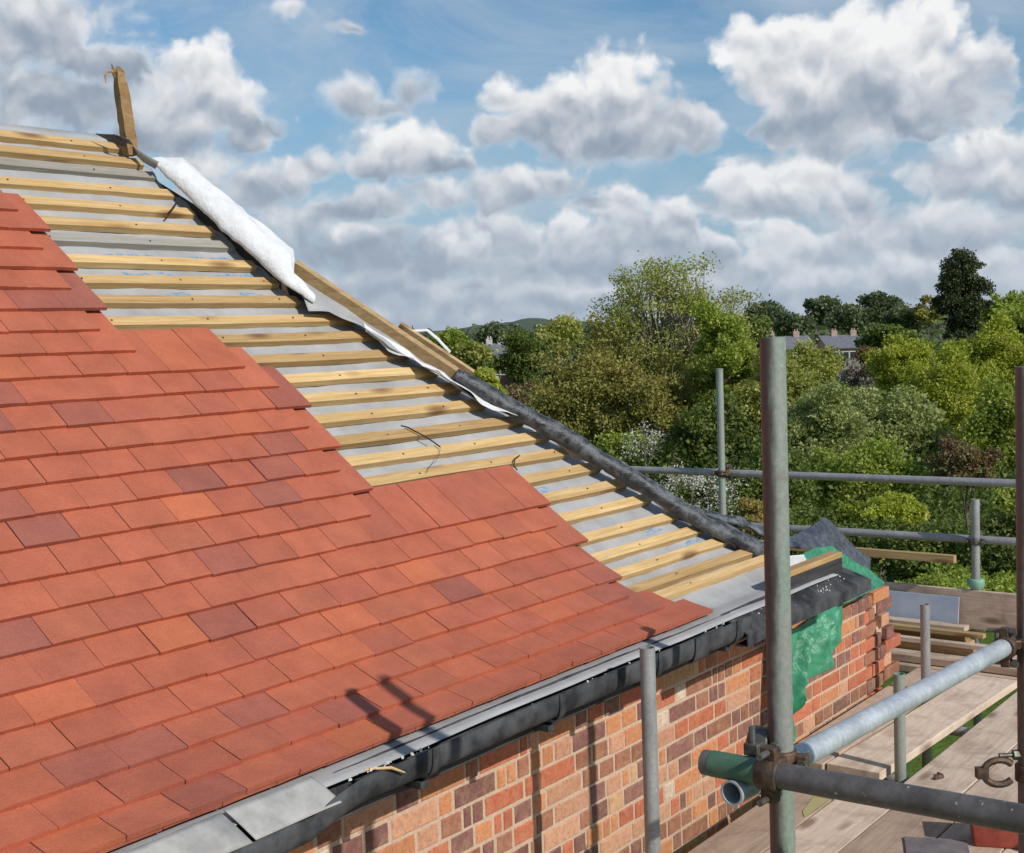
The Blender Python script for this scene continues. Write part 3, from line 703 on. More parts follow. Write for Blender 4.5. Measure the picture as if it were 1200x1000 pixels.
# ------------------------------------------------------------------ scaffolding
ZD = -.871   # deck surface, relative to the eaves datum
def pipe(name, a, b, mat, label, group='scaffold tubes', cat='scaffold tube'):
    m = MB(); m.pipe(a, b); mid = np.array(a)
    return tag(m.build(name, mat, smooth=True, origin=mid), label, cat, group)
zg = GROUND-P0[2]
def standard(u, hh, ztop, mat, label, zb=None, lean=(0, 0)):
    zb = zg+.0 if zb is None else zb
    return pipe('scaffold_pole', L(u, hh, zb), L(u+lean[0], hh+lean[1], ztop), mat, label, 'upright scaffold poles', 'scaffold pole')
_a = uh(at_dist(911.5, 700, 2.41)); PA = (_a[0], _a[1])
standard(PA[0], PA[1], 1.008, M['galv_flank'], 'tall upright pole nearest the camera with green paint mist and a brown flank')  # the brown flank is shade painted into the tube colour
standard(.905, -1.300, .90, M['galv_brown'], 'brown stained upright pole at the right edge of the view')  # the stain is shade painted in brown down one side
standard(.748, -.213, .052, M['galv'], 'dark upright pole in front of the brick wall ending level with the gutter')
standard(2.60, -.300, -.452, M['galv_green'], 'short green upright pole stub in the gap between the deck boards')
standard(3.80, .02, -.415, M['galv'], 'short grey upright pole stub behind the brick corner')
standard(5.0, 1.818, .760, M['galv_green'], 'thin pale green upright pole beyond the black hip roll')
standard(5.0, .146, -.028, M['galv'], 'grey upright pole in front of the hedge with a green foot')
standard(-.41, -2.25, 1.72, M['galv'], 'upright pole beyond the edge of the deck outside the view')
# rails
pipe('guard_rail', L(5.055, 2.9, .052), L(5.055, -.9, .072), M['galv'], 'upper horizontal guard rail crossing in front of the trees', 'guard rails', 'guard rail')
pipe('guard_rail', L(5.055, 2.4, -.300), L(5.055, -.8, -.268), M['galv'], 'lower horizontal guard rail behind the grey polythene peak', 'guard rails', 'guard rail')
_l0 = at_dist(857, 930, 2.35); _l1 = at_dist(1180, 757, 3.36)
pipe('ledger_tube', _l0, _l1+(_l1-_l0)*.02, M['galv_bright'], 'bright galvanised tube running away along the outer edge of the deck')
pipe('cross_tube', L(-.455, -1.085, .196), L(-.468, -2.4, .225), M['galv_dark'], 'dark tarnished horizontal tube crossing the foreground')
m = MB(); m.tube([L(-.4552, -1.103, .1965), L(-.4562, -1.205, .1983)], .0252, 28); m.tube([L(-.4562, -1.206, .1983), L(-.4562, -1.211, .1984)], .027, 28); o = m.build('tube_collar', M['green_paint'], smooth=True)
tag(o, 'green painted collar on the end of the dark foreground tube', 'collar')
# transoms and ledgers under the deck
for i, (u, lab) in enumerate(((-.9, 'first'), (.62, 'second'), (2.66, 'third'), (3.45, 'fourth'))):
    pipe('transom_tube', L(u, .22, ZD-.066), L(u, -1.45, ZD-.066), M['galv'], ['cross tube under the near end of the deck', 'cross tube under the deck boards behind the near pole', 'cross tube visible through the deck gap above the lawn', 'far cross tube under the deck near the brick corner'][i], 'cross tubes carrying the deck')
pipe('ledger_tube', L(-2, -.31, ZD-.118), L(5.2, -.31, ZD-.118), M['galv_dark'], 'long tube under the deck below the inner poles')
pipe('ledger_tube', L(-2, -1.32, ZD-.118), L(5.2, -1.32, ZD-.118), M['galv_dark'], 'long tube under the outer edge of the deck')
pipe('ledger_tube', L(5.06, -1.2, ZD-.118), L(5.06, 2.9, ZD-.118), M['galv_dark'], 'tube under the far end of the deck')
standard(2.9, -.52, ZD-.06, M['galv_dark'], 'dark upright pole under the deck seen through the gap')
# couplers
def coupler(P, d1, P2, d2, label, mat='clip', openarm=False):
    P, P2 = np.array(P, float), np.array(P2, float)
    t = thing('scaffold_coupler', P, label, 'coupler', 'scaffold couplers')
    for (p, d, o) in ((P, d1, P2), (P2, d2, P)):
        d = np.array(d, float); d /= np.linalg.norm(d); m = MB()
        m.tube([p-d*.022, p-d*.018, p+d*.018, p+d*.022], [.029, .0315, .0315, .029], 20)
        s = np.cross(d, o-p+1e-6); s /= np.linalg.norm(s); w = np.cross(s, d)
        for sg in (1, -1): m.box(p+s*sg*.028-d*.015-w*.012, s*sg*.024, d*.03, w*.024)
        b = m.build('clamp_band', M[mat], t, smooth=True, bevel=.002)
        for sg in (1, -1):
            m = MB(); c = p+s*sg*.043; m.tube([c-w*.045, c+w*.03], .0062, 8); m.tube([c+w*.013, c+w*.027], .0115, 6); bo = m.build('bolt', M['clip_g'], t)
    m = MB(); mid = (P+P2)/2; d = P2-P; ln = np.linalg.norm(d); d = d/ln if ln > 1e-4 else z
    a = np.cross(d, z) if abs(d[2]) < .8 else np.cross(d, e); a /= np.linalg.norm(a); b = np.cross(d, a)
    m.box(mid-a*.02-b*.02-d*.012, a*.04, b*.04, d*.024); m.build('body', M[mat], t, bevel=.004)
    return t
coupler(L(PA[0], PA[1], .196), z, L(-.455, PA[1]-.02, .198), -h, 'rusty coupler joining the dark cross tube to the near pole')
_lc = _l0+(_l1-_l0)*.085
coupler(_lc, _l1-_l0, _lc+z*.066, -h, 'pale coupler under the green collar holding the bright tube end', 'clip_g')
coupler(L(.905, -1.300, .158), z, L(.865, -1.258, .156), e, 'rusty coupler where the bright tube meets the right edge pole')
coupler(L(5.0, 1.818, .06), z, L(5.055, 1.80, .06), h, 'small coupler at the pale green pole on the upper rail', 'clip')
coupler(L(5.0, .146, -.278), z, L(5.055, .146, -.278), h, 'small coupler at the grey pole on the lower rail', 'clip_g')
# hanging open coupler on the right pole
Pc = L(.905, -1.300, -.19)
t = thing('open_coupler', Pc, 'rusty open coupler with its jaw hanging out from the right edge pole', 'coupler', 'scaffold couplers')
m = MB(); m.tube([Pc-z*.022, Pc+z*.022], .0315, 20); m.build('clamp_band', M['clip'], t, smooth=True, bevel=.002)
rv = -np.array([1., .0, 0]); 
m = MB(); cpt = Pc+rv*.075+z*.004; pp = []
for k in range(15):
    a = R(40+280*k/14); pp.append(cpt+np.array([1., 0, 0])*math.cos(a)*.042+z*math.sin(a)*.034)
m.tube(pp, [.010]*15, 8); m.box(pp[7]-np.array([.02, .012, .014]), [.03, 0, 0], [0, .024, 0], [0, 0, .028]); m.build('jaw', M['clip'], t, smooth=True)
m = MB(); m.tube([Pc+rv*.03+z*.05, Pc+rv*.075+z*.05], .0065, 8); m.tube([Pc+rv*.022+z*.05-np.array([0, .0, 0]), Pc+rv*.038+z*.05], .014, 6); m.build('bolt', M['clip_g'], t)
# green foot wrapping
m = MB(); c = L(5.0, .146, -.565); m.tube([c-z*.0, c+z*.02, c+z*.05, c+z*.062], [.03, .046, .048, .040], 20); tag(m.build('foot_wrap', mat_simple('pale_green_cloth', (.16, .34, .22), .8, c2=(.28, .46, .36), scale=20), smooth=True), 'pale green wrapping round the foot of the grey pole', 'wrapping')
# deck boards
def board(u1, u2, h1, h2, label, zz=ZD, mat='board', th=.038, dz=0.0, skew=0.0):
    m = MB(); n = 14; vs = []; ph = RNG.uniform(0, 6); fs = []
    for k in range(n+1):
        u = u1+(u2-u1)*k/n; w = .0015*math.sin(u*3+ph)+skew*(u-u1); dzz = .0015*math.sin(u*1.3+ph*2)+dz
        for (a, b) in ((h1+w, -th), (h1+w, 0), (h2+w, 0), (h2+w, -th)): vs.append(L(u, a, zz+b+dzz))
    m.add(vs, [(q*4+j, q*4+(j+1) % 4, q*4+4+(j+1) % 4, q*4+4+j) for q in range(n) for j in range(4)]+[(3, 2, 1, 0), tuple(n*4+j for j in range(4))])
    return tag(m.build('scaffold_board', M[mat], bevel=.003, origin=L(u1, h1, zz)), label, 'scaffold board', 'scaffold boards')
board(-1.6, 2.14, .03, -.194, 'deck board nearest the brick wall with yellow paint on its far end')
board(2.155, 2.44, .03, -.194, 'short deck board stub between the wall board and the green pole stub')
board(-1.6, 2.455, -.198, -.420, 'second deck board from the wall in the foreground', dz=-.002)
board(-1.6, 2.40, -.426, -.668, 'third deck board from the wall below the dark cross tube', dz=.001)
board(-1.6, 2.43, -.676, -.902, 'fourth deck board from the wall under the red plastic tub')
board(-1.6, 2.45, -.908, -1.135, 'fifth deck board from the wall behind the right edge pole')
board(-1.6, 2.45, -1.141, -1.366, 'outermost foreground deck board')
board(2.50, 4.24, .225, .008, 'far deck board against the foot of the brick wall')
board(2.52, 4.24, -.002, -.240, 'far deck board along the left side of the open gap', dz=.003, skew=-.042)
board(2.46, 5.1, -.365, -.600, 'sunlit far deck board along the right side of the open gap')
board(2.44, 5.1, -.606, -.842, 'far deck board right of the sunlit one')
board(2.47, 5.1, -.85, -1.08, 'outer far deck board hidden past the right pole')
def xboard(u1, u2, h1, h2, label, zz=ZD+.0, th=.038):
    m = MB(); m.box(L(u1, h1, zz-th), e*(u2-u1), h*(h2-h1), z*th)
    return tag(m.build('scaffold_board', M['board_x'], bevel=.003, origin=L(u1, h1, zz)), label, 'scaffold board', 'scaffold boards')
xboard(4.255, 4.47, -.34, 2.6, 'nearest crosswise board beyond the brick corner')
xboard(4.48, 4.70, -.33, 2.6, 'middle crosswise board beyond the brick corner')
xboard(4.71, 4.93, -.35, 2.6, 'farthest crosswise board at the end of the deck')
xboard(4.30, 4.36, -.30, 1.4, 'narrow timber lying across the boards before the short grey pole', ZD+.045, .04)
# yellow paint at board end
m = MB(); vs = [L(1.90, -.185, ZD+.0022), L(2.13, -.188, ZD+.0022), L(2.13, -.120, ZD+.0022), L(2.05, -.135, ZD+.0022), L(1.96, -.15, ZD+.0022)]
m.add(vs, [(0, 1, 2, 3, 4)]); 
wb = [o for o in D.objects if o.name.startswith('scaffold_board') and 'yellow' in o.get('label', '')][0]
bpy.context.view_layer.update()
m.build('yellow_paint', mat_simple('worn_yellow_paint', (.42, .40, .10), .8, c2=(.45, .36, .24), scale=30), wb)
# toe board, pale blue board, stack, sloping rail
m = MB(); m.box(L(4.965, -.75, -.80), e*.03, h*3.4, z*.232); tag(m.build('toe_board', M['board_x'], bevel=.002), 'brown toe board on edge along the far end of the deck', 'toe board')
m = MB(); a = L(4.90, .225, -.80); m.box(a, e*.012+h*.0, h*1.5, z*.190+e*.03+h*.0); tag(m.build('blue_board', M['bluesheet']), 'smooth pale blue board leaning against the toe board', 'board')
m = MB(); m.box(L(4.90, 0.242, -.405), e*.045, h*1.9, z*.047+e*0); tag(m.build('handrail_timber', M['rail_wood'], bevel=.002), 'sawn yellow timber rail with a square cut end before the hedge', 'timber')
for i, (u, hh1, hh2, zz, w, t_, mt) in enumerate(((4.72, .10, 1.6, ZD+.001, .10, .045, 'rail_wood'), (4.60, .05, 1.5, ZD+.001, .09, .045, 'rail_wood'), (4.70, .12, 1.55, ZD+.048, .10, .045, 'rail_wood'), (4.66, .00, 1.2, ZD+.094, .05, .025, 'rail_wood'), (4.58, -.06, .75, ZD+.048, .05, .025, 'board_x'), (4.76, .14, 1.5, ZD+.094, .09, .03, 'board_x'))):
    m = MB(); sk = RNG.uniform(-.02, .02); m.box(L(u, hh1, zz), e*w, h*(hh2-hh1)+e*sk, z*t_)
    tag(m.build('stacked_timber', M[mt], bevel=.002), ['bottom rear timber of the stack beyond the brick corner', 'bottom front timber of the stack beyond the brick corner', 'middle thick timber of the stack beside the short grey pole', 'thin batten on top of the timber stack', 'grey offcut poking out at the right end of the timber stack', 'flat plank on the back of the timber stack below the blue board'][i], 'timber', 'stacked timbers at the corner')
# red plastic tub
c = L(2.05, -.86, ZD); bu = np.array([.97, -.24, 0]); bv = np.array([.24, .97, 0])
t = thing('plastic_tub', c, 'dark red lidded plastic tub on the deck at the bottom right corner', 'tub')
m = MB(); vs = []
for (zz, s) in ((0, .8), (.06, .88), (.10, .93)):
    for a, b in ((-1, -1), (1, -1), (1, 1), (-1, 1)): vs.append(c+bu*a*.095*s+bv*b*.07*s+z*zz)
m.add(vs, [(i*4+j, i*4+(j+1) % 4, i*4+4+(j+1) % 4, i*4+4+j) for i in range(2) for j in range(4)]+[(3, 2, 1, 0), (8, 9, 10, 11)])
m.build('body', M['redplastic'], t, bevel=.006)
m = MB(); m.box(c-bu*.1-bv*.075+z*.101, bu*.2, bv*.15, z*.014); m.box(c-bu*.088-bv*.063+z*.116, bu*.176, bv*.126, z*.008); m.build('lid', M['redplastic'], t, bevel=.004)
m = MB(); c2 = L(1.9, -.72, ZD+.0015); m.box(c2-bu*.13-bv*.09, bu*.22, bv*.16, z*.006)
tag(m.build('slate_piece', mat_simple('grey_slate', (.14, .12, .12), .7, c2=(.24, .2, .19), scale=12), bevel=.002), 'flat grey slate piece lying on the deck beside the red tub', 'slate')
m = MB(); m.tube([L(2.02, -.99, ZD+.02), L(2.04, -1.0, ZD+.04), L(2.09, -1.03, ZD+.035)], [.02, .035, .02], 12)
tag(m.build('rag', mat_simple('pale_green_rag', (.22, .36, .28), .9, c2=(.36, .46, .4), scale=30), smooth=True), 'crumpled pale green rag next to the red tub', 'rag')
m = MB(); m.tube([L(2.56, -.46, ZD+.008), L(2.60, -.475, ZD+.010), L(2.63, -.45, ZD+.008)], [.006, .012, .006], 8)
tag(m.build('steel_clip', M['clip'], smooth=True), 'small rusty clip lying on the sunlit far board', 'clip')

# ------------------------------------------------------------------ land
def mat_grass():
    t = NT('lawn'); v = t.coord(); n = t.noise(.6, 6, .65, v); n2 = t.noise(14, 4, .7, v)
    col = t.ramp(n, [(.35, (.075, .13, .02)), (.65, (.13, .20, .035))])
    col = t.mix(1, col, t.ramp(n2, [(.3, (.7, .7, .7)), (.7, (1.2, 1.2, 1.2))]), 'MULTIPLY')
    return t.bsdf(col, .95, bump=n2, bstr=1, bdist=.05, spec=.1)
M['grass'] = mat_grass()
mb = MB(); ys = [-60, -20, 0, 8, 14, 20, 30, 45, 60, 80, 110, 150, 220, 350, 600, 1000, 1700, 2600]; xs = np.linspace(-1, 1, 41)
hn = vnoise(77); vs = []
for y in ys:
    for x in xs:
        X = x*(80+max(y, 0)*1.3); zz = ground_z(y)
        if y > 300: zz += (min((y-300)/1500, 1))*14*(1+.5*float(hn([X*.0012, y*.0006, 0])[0]))-(2 if y > 4000 else 0)
        vs.append((X, y, zz))
nx = len(xs); mb.add(vs, [(j*nx+i, j*nx+i+1, (j+1)*nx+i+1, (j+1)*nx+i) for j in range(len(ys)-1) for i in range(nx-1)])
g = mb.build('ground', M['grass'], smooth=True); g['kind'] = 'structure'
# wooded ridge at the left horizon
def ridge(name, pts, Y, depth, base, col, seed):
    f = vnoise(seed); mb = MB(); vs = []; px = np.linspace(pts[0][0], pts[-1][0], 160)
    py = np.interp(px, [p[0] for p in pts], [p[1] for p in pts])
    for j, t in enumerate((-1, -.6, -.3, 0, .4, 1)):
        for x, y in zip(px, py):
            P = at_dist(x, y, Y); k = 1-abs(t)**1.5; zz = base+(P[2]-base)*k
            if abs(t) < .7: zz += float(f([P[0]*.05, t*3, 0])[0])*Y*.0009+float(f([P[0]*.2, t*3, 4])[0])*Y*.0004
            vs.append((P[0]*(1+t*depth/Y), Y+t*depth, zz))
    n = len(px); mb.add(vs, [(j*n+i, j*n+i+1, (j+1)*n+i+1, (j+1)*n+i) for j in range(5) for i in range(n-1)])
    o = mb.build(name, col, smooth=True); o['kind'] = 'structure'; return o
M['hill'] = mat_simple('wooded_hill', (.055, .085, .06), .95, 0, c2=(.09, .12, .075), scale=.06, bump=1, bd=4, det=8)
ridge('hills', [(100, 392), (480, 391), (530, 387), (560, 382), (600, 377), (625, 373), (650, 375), (700, 378), (760, 380), (900, 378), (1100, 372), (1300, 366), (1500, 362)], 1500, 350, 2, M['hill'], 3)

# ------------------------------------------------------------------ trees
M['l_olive'] = mat_leaf('olive_leaf', (.18, .20, .035), (.36, .37, .10), (.40, .37, .13))
M['l_brown'] = mat_leaf('bronze_leaf', (.17, .155, .033), (.33, .29, .09), (.28, .30, .08))
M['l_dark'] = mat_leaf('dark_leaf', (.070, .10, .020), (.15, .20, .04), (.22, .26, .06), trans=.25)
M['l_green'] = mat_leaf('green_leaf', (.13, .18, .025), (.28, .34, .055), (.36, .38, .09))
M['l_grey'] = mat_leaf('grey_green_leaf', (.18, .21, .07), (.34, .37, .14), (.40, .41, .18))
M['l_lime'] = mat_leaf('lime_leaf', (.24, .285, .030), (.47, .50, .075), (.56, .54, .12), trans=.42)
M['l_conifer'] = mat_leaf('conifer_needles', (.028, .044, .014), (.070, .090, .028), (.095, .115, .04), trans=.1)
M['l_copper'] = mat_leaf('copper_leaf', (.12, .075, .042), (.22, .14, .075), (.24, .22, .09))
M['l_far'] = mat_leaf('far_leaf', (.085, .115, .060), (.165, .20, .105), (.22, .25, .13))  # muted towards blue: the haze of distance is mixed into the leaf colour
M['l_blossom'] = mat_leaf('blossom', (.60, .56, .52), (.74, .70, .68), (.10, .15, .04), trans=.25)
M['l_pinkblossom'] = mat_leaf('mauve_blossom', (.30, .24, .22), (.48, .42, .40), (.10, .12, .05), trans=.25)
M['l_straw'] = mat_leaf('straw_leaf', (.26, .20, .06), (.40, .30, .10), (.20, .22, .06))
M['bark'] = mat_simple('bark', (.10, .08, .055), .9, 0, c2=(.20, .17, .13), scale=18, bump=.8, bd=.02)
M['bark_pale'] = mat_simple('pale_bark', (.17, .15, .11), .9, 0, c2=(.30, .27, .21), scale=10, bump=.6, bd=.02)

def leaf_mesh(name, C0, size, vals, hue, mat, parent=None, aspect=1.5, upb=.35, rng=None, origin=None):
    """one quad bent in the middle per leaf tuft"""
    n = len(C0); rng = rng or RNG
    nrm = rng.normal(0, 1, (n, 3)); nrm[:, 2] += upb*2; nrm /= np.linalg.norm(nrm, axis=1, keepdims=True)
    a = np.cross(nrm, rng.normal(0, 1, (n, 3))); a /= np.linalg.norm(a, axis=1, keepdims=True); b = np.cross(nrm, a)
    s = (size*rng.uniform(.6, 1.35, n))[:, None] if np.ndim(size) == 0 else (size*rng.uniform(.7, 1.3, n))[:, None]
    V = np.empty((n, 4, 3)); w = s/aspect
    V[:, 0] = C0-a*s; V[:, 1] = C0-b*w+nrm*w*.25; V[:, 2] = C0+a*s; V[:, 3] = C0+b*w+nrm*w*.25
    V = V.reshape(-1, 3)
    off = np.zeros(3)
    if parent is not None: off = np.array(parent.location)
    elif origin is not None: off = np.array(origin)
    V = V-off
    me = D.meshes.new(name); me.vertices.add(4*n); me.vertices.foreach_set('co', V.ravel().astype(np.float32))
    me.loops.add(4*n); me.loops.foreach_set('vertex_index', np.arange(4*n, dtype=np.int32))
    me.polygons.add(n); me.polygons.foreach_set('loop_start', np.arange(0, 4*n, 4, dtype=np.int32)); me.polygons.foreach_set('loop_total', np.full(n, 4, np.int32))
    at = me.color_attributes.new('tint', 'FLOAT_COLOR', 'CORNER')
    col = np.zeros((n, 4, 4), np.float32); col[..., 0] = np.clip(vals, 0, 1)[:, None]; col[..., 1] = hue[:, None]; col[..., 3] = 1
    at.data.foreach_set('color', col.ravel()); me.materials.append(mat); me.update(); me.validate()
    o = D.objects.new(name, me); C.objects.link(o)
    if parent is not None: o.parent = parent
    else: o.location = off
    return o

def tree(kind, cx, cy, rx, rz, Y, leaf, label, cat='tree', n=9000, clumps=60, gap=.5, size=None, bark='bark', name='tree', group=None, limbs=10, shape=1.0, base=None, seed=None, multi=1):
    rng = np.random.default_rng(int(cx*7+cy*13+Y) if seed is None else seed)
    n = int(n*1.5); c = at_dist(cx, cy, Y); RX = rx*Y/F; RZ = rz*Y/F; RY = RX*.9
    gz = ground_z(Y); foot = np.array([c[0]+rng.normal(0, RX*.08), c[1], gz])
    t = thing(name, foot, label, cat, group)
    # clump centres fill an uneven ellipsoid
    K = clumps; d = rng.normal(0, 1, (K, 3)); d /= np.linalg.norm(d, axis=1, keepdims=True)
    rad = rng.uniform(.25, 1, K)**.45
    amp_ = .14 if kind == 'loose' else .30
    lob = 1+amp_*np.sin(d[:, 0]*5+rng.uniform(0, 6))*np.cos(d[:, 2]*4+rng.uniform(0, 6))+rng.normal(0, amp_*.42, K)
    P = d*rad[:, None]*lob[:, None]
    if kind == 'cone': P[:, :2] *= np.clip(1.0-.55*np.clip(P[:, 2:3], -1, 1), .25, 1.3)
    P[:, 2] = np.where(P[:, 2] < 0, P[:, 2]*shape, P[:, 2])
    cc = c+P*np.array([RX, RY, RZ])*.84
    cr = (RX*RY*RZ)**(1/3)*(2.2/K**(1/3))*gap*.92*rng.uniform(.4, 1.4, K)
    w = cr**2; w /= w.sum(); idx = rng.choice(K, n, p=w)
    dd = rng.normal(0, 1, (n, 3)); dd /= np.linalg.norm(dd, axis=1, keepdims=True)
    rr = rng.uniform(0, 1, n)**.5
    pos = cc[idx]+dd*(rr*cr[idx])[:, None]*np.array([1.15, 1.15, .8])
    # stray sprays
    k = rng.random(n) < .06; pos[k] += rng.normal(0, 1, (k.sum(), 3))*cr[idx[k]][:, None]*.32
    pos[:, 2] = np.maximum(pos[:, 2], gz+.1)
    cv = rng.uniform(.15, .85, K); hv = rng.uniform(0, 1, K)
    vals = np.clip(cv[idx]+rng.normal(0, .13, n), 0, 1); hue = np.clip(hv[idx]*.55+rng.uniform(0, .5, n), 0, 1)
    size = (size or max(.05, Y*.0019))*.74
    leaf_mesh('crown', pos, size, vals, hue, M[leaf], t, rng=rng)
    # trunk and limbs
    m = MB(); tops = np.argsort(-cc[:, 2])
    tr = max(.05, RX*.055)
    for q in range(multi):
        f0 = foot+np.array([rng.normal(0, RX*.18)*(multi > 1), rng.normal(0, RX*.1)*(multi > 1), 0]); top = c+np.array([rng.normal(0, RX*.25)*(multi > 1), 0, RZ*(.72 if kind != 'loose' else .62)])
        hpts = [f0+(top-f0)*s+np.array([rng.normal(0, RX*.03), rng.normal(0, RX*.03), 0])*(0 < s < 1) for s in np.linspace(0, 1, 8)]
        m.tube(hpts, list(np.linspace(tr, tr*.22, 8)), 8)
        for i in rng.choice(K, min(limbs, K), replace=False):
            s = rng.uniform(.35, .8); k0 = min(int(s*7), 6); a = hpts[k0]; b = cc[i]; mid = (a+b)/2-np.array([0, 0, abs(rng.normal(0, RZ*.06))])
            r_ = tr*.42*(1-s*.5); m.tube([a, mid, b], [r_, r_*.6, r_*.22], 6)
    m.build('trunk', M[bark], t, smooth=True)
    return t
FT = 'trees on the far side of the gardens'
